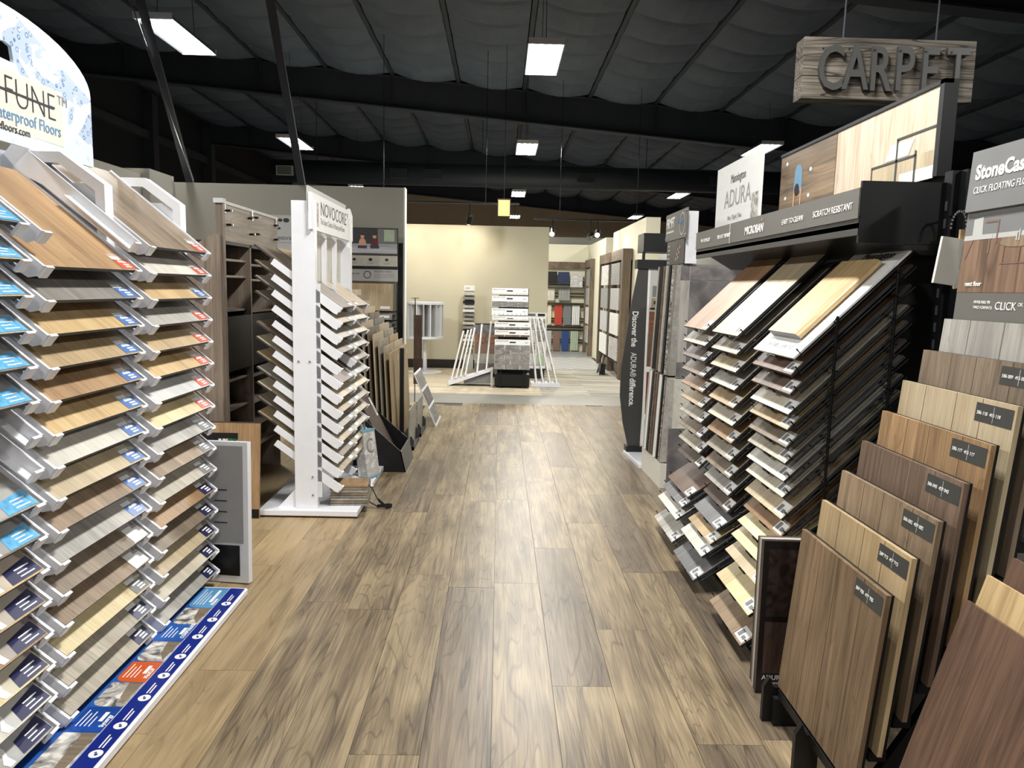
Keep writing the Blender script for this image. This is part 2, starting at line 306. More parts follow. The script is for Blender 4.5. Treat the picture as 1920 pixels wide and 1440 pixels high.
for i in range(16):
    X = px[i]; MB().prism([(X-.035, zr(X)), (X+.035, zr(X)), (X+.035, zr(X)+.2), (X-.035, zr(X)+.2)], 1, -6, 33).build('purlin', 'roof_steel', ceil_o)
for y in (.55, 8.2, 15.8, 23.4, 31):
    mb = MB(); dep = .6
    for (za, zb, hw) in ((0, -.02, .12), (-.02, -dep, .02), (-dep, -dep-.025, .12)):
        mb.prism([(-9, zr(-9)+za), (11, zr(11)+za), (11, zr(11)+zb), (-9, zr(-9)+zb)], 1, y-hw, y+hw)
    mb.build('rafter', 'roof_steel', ceil_o)
    for i in range(1, 16, 2):
        X = px[i]; MB().box(X-.008, X+.008, y-.1, y+.1, zr(X)-.62, zr(X)-.02).build('stiffener', 'roof_steel', ceil_o)
# diagonal braces from the partition top up to the roof
for (a, b, lb) in (((-2.27, 8.72, 2.6), (-2.44, 6.95, 5.2), 'dark steel brace from partition top, beside the white post sign'), ((-3.53, 8.72, 2.6), (-3.78, 7.0, 5.2), 'dark steel brace from partition top, under the angled ceiling light')):
    b_ = tag(MB().prism([(-.04, -.015), (.04, -.015), (.04, .015), (-.04, .015)], 2, 0, (Vector(b)-Vector(a)).length).build('steel_brace', 'roof_steel', None, frame(a, (1, 0, 0), (Vector(b)-Vector(a)).cross(Vector((1, 0, 0))))), lb, 'brace', 'roof braces')
cond = MB().tube([(-3.46, 8.64, 2.62), (-3.66, 7.18, 4.82)], .008); tag(cond.build('conduit', 'chrome'), 'thin bright conduit clipped along a dark steel brace', 'conduit')
# duct
d = thing('air_duct', 'long round dark ventilation duct hung across the ceiling', 'duct')
MB().cyl((-5.55, 18.7, 4.2), .27, 14, 0, 28).build('duct_body', 'duct_metal', d, smooth=True)
for x in (-5.2, -2.49, -1.69, 2.0, 5.2):
    g = MB().box(x-.2, x+.2, 18.38, 18.46, 4.06, 4.28).build('grille_frame', 'light_grey' if x < -5 else 'duct_metal', d)
    for k in range(6): MB().box(x-.17, x+.17, 18.372, 18.38, 4.08+k*.032, 4.095+k*.032).build('louvre', 'dark_grey', g)
for x in (-4.5, -.5, 3.5, 7.5): MB().tube([(x, 18.7, 4.46), (x, 18.7, zr(x)+.06)], .01).build('hanger_rod', 'roof_steel', d)
# ---- ceiling light fixtures: four tubes each
HB = bpy.data.lights.new('tube_lamp', 'AREA'); HB.shape = 'RECTANGLE'; HB.size = .03; HB.size_y = 1.16; HB.energy = LAMP_W/4; HB.color = (1, .985, .94); HB.spread = 3.0
for n, (x, y) in enumerate(FIX):
    wh = 'over the plank aisle before the first rafter' if (x > 0 and x < 1 and y == 9.3) else 'over the brick sample rack' if y == 15.05 else 'beyond the round duct over the aisle' if y == 22.1 else 'at the far end of the aisle' if y == 29 else 'above the grey partition between the steel braces' if y == 8.85 else 'beyond the grey partition before the duct' if y == 15.1 else 'beyond duct on the partition side' if y == 21.8 else 'behind the white lettered sign board' if y == 14.55 else 'beyond duct behind the firm white tower' if y == 21.6 else 'far behind the cream wall' if y == 28.1 else 'near the shop front, or added to light the far wall'
    t = thing('high_bay_light', 'white four-tube ceiling fixture '+wh, 'ceiling light', (x, y, 4.2), 'high bay ceiling lights')
    MB().prism([(-.21, .0), (-.17, .06), (.17, .06), (.21, 0), (.2, 0), (.165, .05), (-.165, .05), (-.2, 0)], 1, -.61, .61).build('reflector', 'mid_grey', t)
    for k in range(4): MB().cyl((-.15+.1*k, -.59, .022), .016, 1.18, 1, 10).build('tube', 'tube_glow', t, smooth=True)
    for s in (-1, 1): MB().box(-.2, .2, s*.61-.01, s*.61+.01, -.005, .06).build('end_cap', 'white', t)
    for s in (-.5, .5): MB().tube([(0, s, .06), (0, s*.6, zr(x)-4.22)], .004, 4).build('hanging_wire', 'roof_steel', t)
    for k in range(4):
        lo = bpy.data.objects.new('tube_lamp', HB); COL.objects.link(lo); lo.parent = t; lo.location = (-.15+.1*k, 0, .0045)
# ---- small pendant lantern and track spots
t = thing('paper_lantern', 'square yellow paper lantern hanging on a cord above beige wall', 'lantern', (.035, 12.7, 2.68))
MB().box(-.095, .095, -.095, .095, .02, .26).build('shade', 'lantern_paper', t)
for sx in (-1, 1):
    for sy in (-1, 1): MB().box(sx*.1-.006, sx*.1+.006, sy*.1-.006, sy*.1+.006, 0, .28).build('post', 'umber_frame' if False else 'w_umber', t)
MB().box(-.11, .11, -.11, .11, .265, .28).build('cap', 'w_umber', t); MB().tube([(0, 0, .28), (0, 0, 2.8)], .004, 5).build('cord', 'black', t)
for i, (x, y, z, on, px_) in enumerate(((.95, 14.2, 2.56, 1, .1), (1.80, 14.2, 2.56, 1, .15), (1.66, 14.2, 2.50, 0, .5), (2.68, 14.2, 2.56, 0, -.5), (-.55, 13.1, 2.66, 1, .2), (-1.75, 13.1, 2.68, 1, -.3))):
    wh = ('at the beige wall corner', 'before the far cream wall', 'beside the lit lamp on cream wall', 'over the timber case', 'above the narrow card tower', 'above the white carousel')[i]
    t = thing('track_spotlight', ('lit' if on else 'unlit')+' black track spotlight '+wh, 'spotlight', (x, y, z), 'track spotlights')
    tm = Matrix.Rotation(-1.0 if x > .9 else .55, 4, 'X') @ Matrix.Rotation(px_, 4, 'Y')
    MB().cyl((0, 0, -.08), .05, .15, 2, 16).build('lamp_can', 'black_metal', t, tm); MB().cyl((0, 0, -.084), .044, .004, 2, 16).build('lens', 'spot_glow' if on else 'glass', t, tm)
    MB().tube([(0, 0, .0), (0, 0, (2.78 if x > .9 else 2.92)-z)], .01).build('stem', 'black_metal', t)
    if on:
        ld = bpy.data.lights.new('spot_lamp', 'SPOT'); ld.energy = 90 if x > .9 else 42; ld.color = (1, .9, .74); ld.spot_size = 1.9 if x > .9 else 2.7; ld.spot_blend = .6; ld.shadow_soft_size = .04
        lo = bpy.data.objects.new('spot_lamp', ld); COL.objects.link(lo); lo.parent = t; lo.matrix_basis = tm @ Matrix.Translation((0, 0, -.09))
for (x0, x1, y, z) in ((.6, 3.0, 14.2, 2.78), (-2.6, 0.3, 13.1, 2.92)): 
    t = thing('light_track', 'black ceiling track rail over the '+('tile alcove' if x0 > 0 else 'beige wall'), 'track', (x0, y, z)); MB().box(0, x1-x0, -.02, .02, 0, .03).build('rail', 'black_metal', t)
    for q in (.2, .8): xq = q*(x1-x0); MB().tube([(xq, 0, .03), (xq, 0, zr(x0+xq)-z+.06)], .005, 5).build('drop_rod', 'black_metal', t)

# ================================================================== LEFT WHITE RACK
th = math.atan2(.36, .437); TL = .566
def slopeL(X, Y, Z, a=th): return frame((X, Y, Z), (0, 1, 0), (-math.cos(a), 0, math.sin(a)))   # local y runs back up the slope, z is the board normal
def slopeR(X, Y, Z, a=PI/4): return frame((X, Y, Z), (0, -1, 0), (math.cos(a), 0, math.sin(a)))
rack = thing('sample_rack', 'tall white metal rack of sloping floor sample trays over a blue plinth', 'display rack', (-1.85, 2.6, 0))
RM = Matrix.Translation((1.85, -2.6, 0))          # world -> rack
def rk(mb, name, mat, parent=rack, **k): return mb.build(name, mat, parent, RM if parent is rack else None, **k)
def armmesh(side, lip=True):
    mb = MB(); mb.prism([(-.006, -.022), (.01, -.042), (.05, -.046), (.40, -.05), (.50, -.075), (.575, -.13), (.575, .016), (-.006, .016)], 0, -.006, .006)
    x0, x1 = (.006, .045) if side < 0 else (-.045, -.006)
    mb.box(x0, x1, -.012, -.002, -.026, .016); mb.box(x0, x1, -.002, .30, -.022, -.017)
    return mb.mesh('tray_arm', 'white')
AM = {s: armmesh(s) for s in (-1, 1)}
COLS = [(1.62, 2.225, 1.645, 'blue wave tagged'), (2.285, 2.90, 1.63, 'middle'), (2.975, 3.585, 1.623, 'far end')]
for ci, (ya, yb, z0, nm) in enumerate(COLS):
    for k in range(16):
        z = z0-.1036*k
        put('tray_arm', AM[-1], rack, RM @ slopeL(-1.38, ya, z)); put('tray_arm', AM[1], rack, RM @ slopeL(-1.38, yb, z))
SLM = MB().box(-1.8005, -1.799, -.005, .005, .12, .145).mesh('slot', 'mid_grey')
for y in (1.59, 2.255, 2.94, 3.612):
    mb = MB(); mb.box(-1.875, -1.80, y-.022, y+.022, .02, 1.72); rk(mb, 'upright', 'white')
    for k in range(30): put('slot', SLM, rack, RM @ Matrix.Translation((0, y, k*.053)))
    mb = MB(); mb.prism([(-1.86, 1.70), (-1.86, 1.97), (-1.66, 1.97), (-1.50, 1.855), (-1.50, 1.62), (-1.535, 1.62), (-1.535, 1.83), (-1.67, 1.93), (-1.82, 1.93), (-1.82, 1.70)], 1, y-.03, y+.03)
    mb.box(-1.82, -1.53, y-.004, y+.004, 1.6, 1.86); rk(mb, 'top_bracket', 'white')
rk(MB().box(-1.90, -1.877, 1.56, 3.64, .02, 1.75), 'back_panel', 'dark_grey'); rk(MB().box(-1.89, -1.87, 1.56, 3.64, 1.75, 1.97), 'header_panel', 'white')
# plinth with printed top
pl = rk(MB().prism([(-1.95, 0.0), (-1.195, 0.0), (-1.187, .012), (-1.187, .034), (-1.195, .04), (-1.42, .044), (-1.95, .044)], 1, 1.2, 3.46), 'plinth', 'white')
PM = RM @ frame((-1.195, 1.25, .0425), (0, 1, 0), (-1, 0, .018))
g = MB(); L_ = 2.195
g.rect(0, .0, L_, .068, .0008, 0); g.rect(0, .072, L_, .20, .0006, 1); g.rect(0, .20, L_, .30, .0006, 2); g.rect(0, .30, L_, .5, .0006, 3)
e = [G(x, y, .042).y-1.25 for x, y in ((215, 1376), (257, 1328), (300, 1282), (332, 1243), (363, 1205), (391, 1173), (417, 1142), (440, 1114))]
e = [e[0]-.28, *e[:7], L_]
for i, mi in enumerate((4, 5, 4, 6, 4, 1, 4, 7)):
    a, b = e[i]+.002, e[i+1]-.002; y1 = .185
    g.poly([(a, .072), (b, .072), (b, y1), (a+.03, y1), (a+.008, y1-.012), (a, y1-.035)], .0014, mi)
    if mi == 4: g.poly([(a+.01, .08), (b, .074), (b, .125), (a+.06, .11)], .0018, 8)
    else:
        for q in range(4): g.rect(a+.03, .165-q*.014, a+.03+(b-a-.05)*(1, .8, .9, .6)[q], .169-q*.014, .002, 9)
        g.rect(a+.06, .096, b-.03, .11, .002, 9)
gp = rk(g, 'printed_top', ['navy', 'mid_blue', 'deep_blue', 'tile_navy', 'photo_room', 'deep_blue', 'orange', 'sky_blue', 'w_taupe', 'paper'], rack); gp.matrix_basis = PM
for s, i in (('Synergy', 1), ('MoXUP', 3), ('COMPOSURE', 5), ('Allusive', 7)): text(s, .022, gp, e[i]+.03, .078, .002, 'paper', bold=.0006)
for (x, y) in ((200, 1415), (245, 1362), (290, 1310), (325, 1268), (355, 1232), (387, 1195), (412, 1163), (438, 1133)):
    u = G(x, y, .042).y-1.25; ic = MB(); ic.disc(u, .026, .021, .0016, 0); ic.disc(u-.004, .024, .006, .002, 1, 5); ic.disc(u+.005, .029, .005, .002, 1, 4)
    for q in range(2): ic.rect(u+.03, .03-q*.011, u+.10-q*.015, .035-q*.011, .0016, 0)
    ic.build('icon', ['paper', 'navy'], gp)
# arched water sign
sg = thing('arched_sign', 'arched white waterproof flooring sign with blue water splashes and handle hole', 'sign', faceL(-1.76, 2.6, 1.93))
out = [(-.735, .045), (.735, .045), (.735, .335)]+[(.18+.555*math.cos(a)*1.0, .335+.185*math.sin(a)) for a in [i*PI/2/12 for i in range(1, 13)]]
out += [(-x, y) for x, y in out[:1:-1]]
hole = [(.02, .33), (.23, .33), (.22, .385), (.19, .392), (.15, .39), (.13, .405), (.11, .392), (.06, .40), (.0, .395), (-.06, .40), (-.11, .392), (-.13, .405), (-.15, .39), (-.19, .392), (-.22, .385), (-.23, .33), (-.02, .33)]
bm = bmesh.new(); vo = [bm.verts.new((x, y, 0)) for x, y in out]; vh = [bm.verts.new((x, y, 0)) for x, y in hole]
ed = [bm.edges.new((vo[i], vo[(i+1) % len(vo)])) for i in range(len(vo))]+[bm.edges.new((vh[i], vh[(i+1) % len(vh)])) for i in range(len(vh))]
bmesh.ops.triangle_fill(bm, use_beauty=True, edges=ed); fs = bm.faces[:]
ex = bmesh.ops.extrude_face_region(bm, geom=fs); [setattr(v.co, 'z', -.012) for v in ex['geom'] if isinstance(v, bmesh.types.BMVert)]
bmesh.ops.recalc_face_normals(bm, faces=bm.faces[:]); me = bpy.data.meshes.new('sign_board'); bm.to_mesh(me); bm.free(); me.materials.append(MAT['water']); put('sign_board', me, sg)
MB().rect(-.52, .09, .52, .30, .0008).build('text_panel', 'cream_white', sg)
text('FUNE', .15, sg, .475, .178, .002, 'ink', 'RIGHT', .86, bold=-.0035); text('TM', .05, sg, .485, .25, .002, 'ink_grey'); MB().rect(-.4, .222, .46, .23, .003).build('arrow', 'ink', sg)
text('Waterproof Floors', .062, sg, .50, .125, .002, 'ink_blue', 'RIGHT', .9); text('efloors.com', .04, sg, .30, .085, .002, 'ink', 'RIGHT', .95)
# the samples lying in the trays
def tagmesh(col, w_=.105, l=.085):
    mb = MB(); mb.rect(-w_/2, 0, w_/2, l, .0006, 0); mb.rect(-w_/2, .002, w_/2, l*.62, .0012, 1); mb.rect(-w_/2, l*.62, w_*.1, l*.82, .0012, 2)
    mb.rect(-.03, l*.42, .028, l*.5, .0018, 2)
    for q in range(2): mb.rect(-.012, l*(.12+.14*q), .03, l*(.2+.14*q), .0018, 2)
    return mb.mesh('tag', ['clear', col, 'paper'])
TG = {c: tagmesh(c) for c in ('red_tag', 'blue_tag', 'navy_tag', 'paper', 'mid_grey')}
def wavetag(c1, c2):
    mb = MB(); P = [(.09, .012), (.085, .115), (-.085, .115), (-.10, .10), (-.095, .085), (-.115, .07), (-.10, .05), (-.12, .03), (-.11, .012)]
    mb.poly(P, .0006, 0); mb.poly([(.088, .012), (.085, .075), (-.04, .06), (-.05, .012)], .0012, 1)
    for q in range(3): mb.rect(.0, .022+q*.013, .065-.02*(q % 2), .026+q*.013, .0018, 2)
    mb.poly([(-.085, .115), (-.10, .10), (-.095, .085), (-.115, .07), (-.10, .05), (-.12, .03), (-.11, .012), (-.085, .012), (-.09, .04), (-.08, .06), (-.085, .085), (-.07, .115)], .001, 2)
    return mb.mesh('wave_tag', ['clear', c1, 'paper'])
WT = {c: wavetag(c, c) for c in ('sky_tag', 'navy_tag')}
c1 = 'grey gold natural greige taupe grey - - greige taupe gold natural honey butter ivory ash'.split()
c2 = '- honey grey gold natural honey gold ivory sand rust ash taupe rust butter greige greige'.split()
c3 = 'taupe ivory gold ash natural gold white butter ash rust greige honey taupe sand pale ash'.split()
t2 = 'x red_tag blue_tag blue_tag blue_tag blue_tag blue_tag blue_tag blue_tag blue_tag blue_tag paper paper mid_grey navy_tag navy_tag'.split()
t3 = 'red_tag red_tag blue_tag red_tag red_tag red_tag red_tag red_tag mid_grey mid_grey mid_grey navy_tag navy_tag navy_tag navy_tag navy_tag'.split()
for ci, (cc, (ya, yb, z0, nm)) in enumerate(zip((c1, c2, c3), COLS)):
    for k, key in enumerate(cc):
        if key == '-': continue
        wd = yb-ya-.028; o = put('floor_sample', board(wd, TL, .012, 'w_'+key, 'dark_grey'), None, slopeL(-1.381, (ya+yb)/2, z0-.1036*k, th))
        tag(o, f'{W[key]} floor sample, {nth(k)}, {nm} column of white rack', 'floor sample', 'floor samples in the white rack')
        M_ = Matrix.Translation((wd/2-.056, .004, .0122)) if ci else Matrix.Translation((wd/2-.092, -.006, .0122))
        tm = WT['sky_tag' if k < 10 else 'navy_tag'] if ci == 0 else TG[(t2, t3)[ci-1][k]]
        p = put('tag', tm, o, M_)
        if ci and k < 11: text('Allusive', .016, p, -.028, .038, .002, 'paper')
# grey framed easel panel at the end of the rack
t = thing('fabric_easel', 'grey fabric display panel in a white frame leaning beside white rack', 'display panel', frame((-1.62, 3.665, .0), (1, -.2, 0), (-.03, .06, 1)))
MB().box(0, .40, 0, .71, -.035, 0).build('frame', 'white', t); MB().rect(.03, .2, .375, .69, .002).build('fabric', 'panel_grey', t); MB().rect(.03, .035, .355, .19, .003).build('screen', 'black', t)
for q in range(4): MB().rect(.22, .30+q*.055, .29, .306+q*.055, .003).build('print_line', 'ink', t)
# oak boards with the dark brochure panel, leaning on the cabinet
for i, (x0, x1, y0, key, lb) in enumerate(((-1.95, -1.515, 4.66, 'honey', 'honey oak board with dark foot label, leaning before the brown cabinet'), (-1.97, -1.545, 4.71, 'espresso', 'dark brown board standing behind the honey oak board'))):
    t = tag(put('sample_board', MB().box(0, x1-x0, 0, .61, -.014, 0).mesh('b', 'w_'+key), None, frame((x0, y0, 0), (1, 0, 0), (0, .1, 1))), lb, 'sample board', 'boards before the brown cabinet')
    MB().rect(.22, .002, x1-x0-.002, .06, .001).build('foot_label', 'black', t)
    if i == 0: text('HOLLAND', .02, t, .28, .03, .002, 'paper')
t = thing('brochure_stand', 'black brochure panel with green and white heading before honey oak board', 'sign panel', frame((-1.86, 4.60, .05), (1, 0, 0), (0, .1, 1)))
MB().box(0, .225, 0, .51, -.006, 0).build('panel', 'black', t); text('PURE', .026, t, .105, .455, .001, 'paper', bold=.0006); text('TECH', .026, t, .165, .455, .001, 'green_ink'); text('select', .02, t, .165, .428, .001, 'green_ink'); text('AVERY GROVE', .012, t, .145, .402, .001, 'paper')
MB().rect(.05, .32, .15, .36, .001).build('swatch', 'w_natural', t)

# ================================================================== BROWN CABINET
cb = thing('shelf_cabinet', 'tall brown woodgrain shelving cabinet with dark compartments behind white post rack', 'cabinet', (-1.79, 4.9, 0)); CI = Matrix.Translation((1.79, -4.9, 0))
def cbp(mb, n, mt, p=cb): return mb.build(n, mt, p, CI if p is cb else None)
cbp(MB().prism([(-2.35, 0), (-1.80, 0), (-1.80, 1.80), (-1.85, 1.80), (-1.98, 1.72), (-2.35, 1.55)], 1, 4.88, 4.905), 'side_panel', 'fixture_wood')
cbp(MB().box(-1.83, -1.785, 4.905, 4.945, 0, 2.0), 'front_post', 'fixture_wood'); cbp(MB().box(-1.84, -1.78, 4.895, 4.955, 2.0, 2.03), 'post_cap', 'light_grey')
cbp(MB().box(-1.82, -1.795, 4.945, 6.12, 1.765, 2.0), 'fascia', 'fixture_wood_y'); cbp(MB().box(-1.83, -1.79, 4.945, 6.12, 2.0, 2.02), 'fascia_rail', 'light_grey')
cbp(MB().box(-2.35, -1.80, 5.46, 5.485, 0, 1.77), 'divider', 'fixture_wood'); cbp(MB().box(-2.35, -1.80, 6.10, 6.12, 0, 1.77), 'side_panel', 'fixture_wood'); cbp(MB().box(-2.37, -2.35, 4.88, 6.12, 0, 1.6), 'back_panel', 'black')
cbp(MB().box(-2.35, -1.80, 4.905, 6.10, 1.745, 1.765), 'top_panel', 'black')
for z in (1.64, 1.53, 1.30, .82, .62, .44, .28):
    cbp(MB().box(-2.33, -1.83, 4.91, 5.46, z, z+.015), 'shelf', 'fixture_wood_y'); cbp(MB().box(-2.33, -1.83, 5.486, 6.10, z-.02, z-.005), 'shelf', 'fixture_wood_y')
for (a, b) in ((4.92, 5.455), (5.49, 6.09)): cbp(MB().box(-1.825, -1.80, a, b, .9, 1.27), 'black_door', 'black')
for (y, z) in ((4.99, 1.96), (5.0, 1.87), (5.42, 1.95), (5.55, 1.965), (5.45, 1.84), (5.58, 1.85), (6.03, 1.95), (6.03, 1.84)):
    k = cbp(MB().cyl((-1.795, y, z), .008, .03, 0, 10), 'peg', 'black_metal'); MB().cyl((.025, y-4.9, z), .007, .012, 0, 10).build('peg_tip', 'chrome', cb)
for y in (4.96, 5.5, 6.07): cbp(MB().box(-1.793, -1.788, y-.012, y+.012, 1.94, 2.01), 'hook_plate', 'chrome')
sg = thing('collection_sign', 'pale grey floor collection sign with dark ink leaves behind the white post', 'sign', faceC(-2.30, 7.6, 1.83))
MB().box(0, .62, 0, .34, -.01, 0).build('sign_board', 'light_grey', sg); [MB().box(x-.015, x+.015, -1.83, .3, -.04, -.012).build('leg', 'black_metal', sg) for x in (.06, .5)]; [MB().box(x-.03, x+.03, -1.83, -1.81, -.2, .15).build('foot', 'black_metal', sg) for x in (.06, .5)]; text('Restoration Collection', .06, sg, .04, .10, .001, 'tile_navy', 'LEFT', .88); text('NATURE\'S BEAUTY', .02, sg, .08, .065, .001, 'ink_grey')
for (x, y, r) in ((.06, .20, .018), (.10, .29, .024), (.16, .29, .032), (.045, .24, .015), (.09, .21, .016)): MB().disc(x, y, r, .001, 0, 9, r*.7).build('leaf_print', 'ink', sg)

# ================================================================== WHITE POST RACK (NOVOCORE)
nv = thing('post_rack', 'white post rack on a flat base with sloping sample trays and heading sign', 'display rack', (-1.22, 4.72, 0)); NI = Matrix.Translation((1.22, -4.72, 0))
def nvp(mb, n, mt, p=nv, **k): return mb.build(n, mt, p, NI if p is nv else None, **k)
nvp(MB().box(-1.53, -.893, 4.69, 5.08, .012, .05), 'base_plate', 'white', bevel=.004); nvp(MB().box(-1.53, -.915, 5.09, 5.93, .012, .05), 'base_plate', 'white', bevel=.004)
for (x, y) in ((-1.48, 4.74), (-.95, 4.74), (-.95, 5.85), (-1.48, 5.85)): nvp(MB().cyl((x, y, 0), .02, .014), 'foot', 'black')
nvp(MB().box(-1.305, -1.16, 4.74, 4.80, .05, 2.01), 'post', 'white', bevel=.003); nvp(MB().box(-1.305, -1.16, 5.86, 5.92, .05, 2.01), 'post', 'white', bevel=.003)
nvp(MB().prism([(-1.31, .05), (-1.42, .05), (-1.31, .17)], 1, 4.76, 4.78), 'gusset', 'white')
for z in (.14, .26, 1.01):
    for x in ((-1.19,) if z < 1 else (-1.27, -1.20)): nvp(MB().cyl((x, 4.734, z), .006, .006, 1, 10), 'screw', 'mid_grey')
for y in (5.20, 5.52): nvp(MB().box(-1.225, -1.195, y-.015, y+.015, 1.3, 1.84), 'mullion', 'white')
nvp(MB().box(-1.245, -1.235, 4.8, 5.86, .3, 1.84), 'back_sheet', 'cream_white')
for y in (4.765, 5.225, 5.735): nvp(MB().box(-1.165, -1.135, y-.006, y+.006, .12, 1.50), 'slotted_plate', 'white')
hd = nvp(MB().prism([(4.71, 1.835), (6.0, 1.835), (6.0, 2.03), (5.95, 2.06), (5.9, 2.08), (5.86, 2.06), (4.71, 2.06)], 0, -1.19, -1.17), 'header', 'paper')
nvp(MB().box(-1.203, -1.192, 4.72, 5.85, 1.95, 2.10), 'header_back', 'light_grey')
HF = NI @ faceL(-1.1695, 4.72, 1.84)
def htext(s, sz, x, y, mt, **k):
    o = text(s, sz, nv, 0, 0, 0, mt, **k); o.matrix_basis = HF @ Matrix.Translation((x, y, 0)) @ o.matrix_basis
htext('NOVOCORE', .125, .22, .10, 'ink', sx=1.15); htext('®', .05, 1.06, .16, 'ink_grey'); htext('The Smart Choice in Waterproof Floors', .055, .22, .045, 'ink_grey', sx=.83)
o = MB().rect(.03, .02, .17, .17, 0).build('splash_print', 'mixed_stone', nv, HF)
na = math.atan2(.394, .55); NL = .665
def nslope(Y, z): return slopeL(-1.012, Y, z, na)
nam = MB().prism([(-.005, -.04), (.0, .012), (.51, .012), (.51, -.028), (.26, -.03), (.19, -.06), (.165, -.085), (.15, -.06), (.12, -.042), (.02, -.045)], 0, -.006, .006).box(-.006, .03, -.01, 0, -.02, .012).mesh('tray_arm', 'white')
clipm = MB().rect(-.05, 0, .05, .05, .001, 0).rect(-.045, .006, .045, .03, .0016, 1).mesh('clip_tag', ['clear', 'paper'])
n1 = 'taupe sand greige taupe - walnut sand natural greige sand taupe natural'.split(); n2 = 'natural pale sand greige rust ash butter greige sand pale natural sand'.split()
for k in range(13):
    z = 1.345-.0965*k
    for y in (4.765, 5.225, 5.735): put('tray_arm', nam, nv, NI @ nslope(y, z))
    if k > 11: continue
    for (cc, ya, yb, nm) in ((n1, 4.775, 5.215, 'near'), (n2, 5.235, 5.725, 'far')):
        if cc[k] == '-': continue
        o = tag(put('floor_sample', board(yb-ya-.01, NL, .011, 'w_'+cc[k], 'dark_grey'), None, nslope((ya+yb)/2, z)), f'{W[cc[k]]} floor sample, {nth(k)}, white post rack column {"beside its front post" if nm == "near" else "beside the black bin"}', 'floor sample', 'samples in the white post rack')
        put('clip_tag', clipm, o, (.14 if nm == 'near' else -.12, .004, .0115))
# things on its base: strapped sample stack, brochures, white box with handle
t = thing('sample_stack', 'strapped stack of floor sample pieces with black carrying strap on white base', 'sample stack', Matrix.Translation((-.975, 4.9, .05)) @ Matrix.Rotation(.06, 4, 'Z'))
for k in range(8): MB().box(-.125+.003*(k % 3), .12, -.09, .10, .018*k, .018*k+.014).build('sample_piece', 'w_honey' if k == 7 else ('w_grey', 'w_taupe', 'w_greige')[k % 3], t)
MB().cyl((.1, -.06, .141), .006, .003, 2, 12).build('rivet', 'chrome', t)
sp_ = [(.11, .0, .13), (.15, .0, .08), (.18, -.01, .02), (.24, .0, -.04), (.27, .04, -.035), (.24, .06, -.04), (.17, .03, -.04), (.12, .0, .0)]
mb = MB()
for i in range(len(sp_)-1):
    a, b = Vector(sp_[i]), Vector(sp_[i+1]); n_ = Vector((0, 0, .012)) if 2 <= i < 6 else Vector((0, .012, 0))
    mb.add([a-n_, b-n_, b+n_, a+n_], [(0, 1, 2, 3)])
s_ = mb.build('strap', 'strap', t); s_.modifiers.new('thick', 'SOLIDIFY').thickness = .003
t = thing('brochure', 'glossy dark brochure lying open on the white base', 'brochure', Matrix.Translation((-1.04, 5.28, .052)) @ Matrix.Rotation(.5, 4, 'Z'))
MB().box(-.12, .12, -.1, .1, 0, .01).build('cover', 'photo_dark', t); MB().box(.08, .125, -.1, .1, .01, .018).build('folded_edge', 'paper', t)
t = thing('carry_box', 'tall white marble-print sample box with grey rope handle leaning beside black bin', 'sample box', frame((-.965, 5.5, .052), (.6, .8, 0), (-.18, 0, 1)))
MB().box(0, .13, 0, .36, -.1, 0).build('box_body', 'marble', t, bevel=.003); MB().box(-.002, .132, -.0, .015, -.102, .002).build('base_band', 'aqua', t); MB().box(-.002, .132, .35, .365, -.102, .002).build('top_band', 'aqua', t)
MB().tube([(.05+.03*math.cos(a)*1.0, .365+.085*math.sin(a), -.05) for a in [i*PI/10 for i in range(11)]], .008).build('rope_handle', 'mid_grey', t); text('C', .16, t, .02, .19, .003, 'ink_grey', sx=.7)

# ================================================================== BLACK BIN AND LEANING BOARDS
t = thing('sample_bin', 'black slant-sided floor bin holding leaning planks beside white rack', 'bin', (-.95, 5.93, 0)); BI = Matrix.Translation((.95, -5.93, 0))
prof = [(-1.19, .0), (-.736, .0), (-.775, .17), (-1.10, .455), (-1.19, .50)]
for (a, b) in ((5.93, 5.942), (6.445, 6.457)): MB().prism(prof, 1, a, b).build('side_panel', 'black', t, BI)
MB().add([(-.735, 5.93, 0), (-.735, 6.457, 0), (-.774, 6.457, .17), (-.774, 5.93, .17), (-.745, 5.93, 0), (-.745, 6.457, 0), (-.784, 6.457, .17), (-.784, 5.93, .17)], [(0, 1, 2, 3), (7, 6, 5, 4), (0, 3, 7, 4), (1, 5, 6, 2), (3, 2, 6, 7), (0, 4, 5, 1)]).build('front_panel', 'sign_grey', t, BI)
MB().box(-1.19, -.745, 5.942, 6.445, .0, .012).build('bottom_panel', 'black', t, BI); MB().box(-1.20, -1.188, 5.93, 6.457, 0, .5).build('back_panel', 'black', t, BI)
stk = MB().rect(-.03, 0, .03, .17, .0008, 0).rect(-.02, .02, .02, .1, .0014, 1).mesh('sticker', ['paper', 'light_grey'])
for (xb, yb, wd, ln, lean, key, lb) in ((-.85, 5.98, .40, .68, .50, 'umber', 'dark umber plank leaning in the black floor bin, front one'), (-1.0, 6.02, .40, .74, .30, 'rust', 'rusty brown plank leaning behind the dark umber one in the black bin')):
    o = tag(put('sample_board', MB().box(0, wd, 0, ln, 0, .012).mesh('b', 'w_'+key), None, frame((xb, yb, .016), (0, 1, 0), (-lean, 0, 1))), lb, 'sample board', 'planks in the black bin')
    put('sticker', stk, o, (wd-.06, ln-.26, .0125)); MB().rect(wd-.09, ln-.06, wd-.03, ln-.05, .0125).build('print_line', 'ink', o)
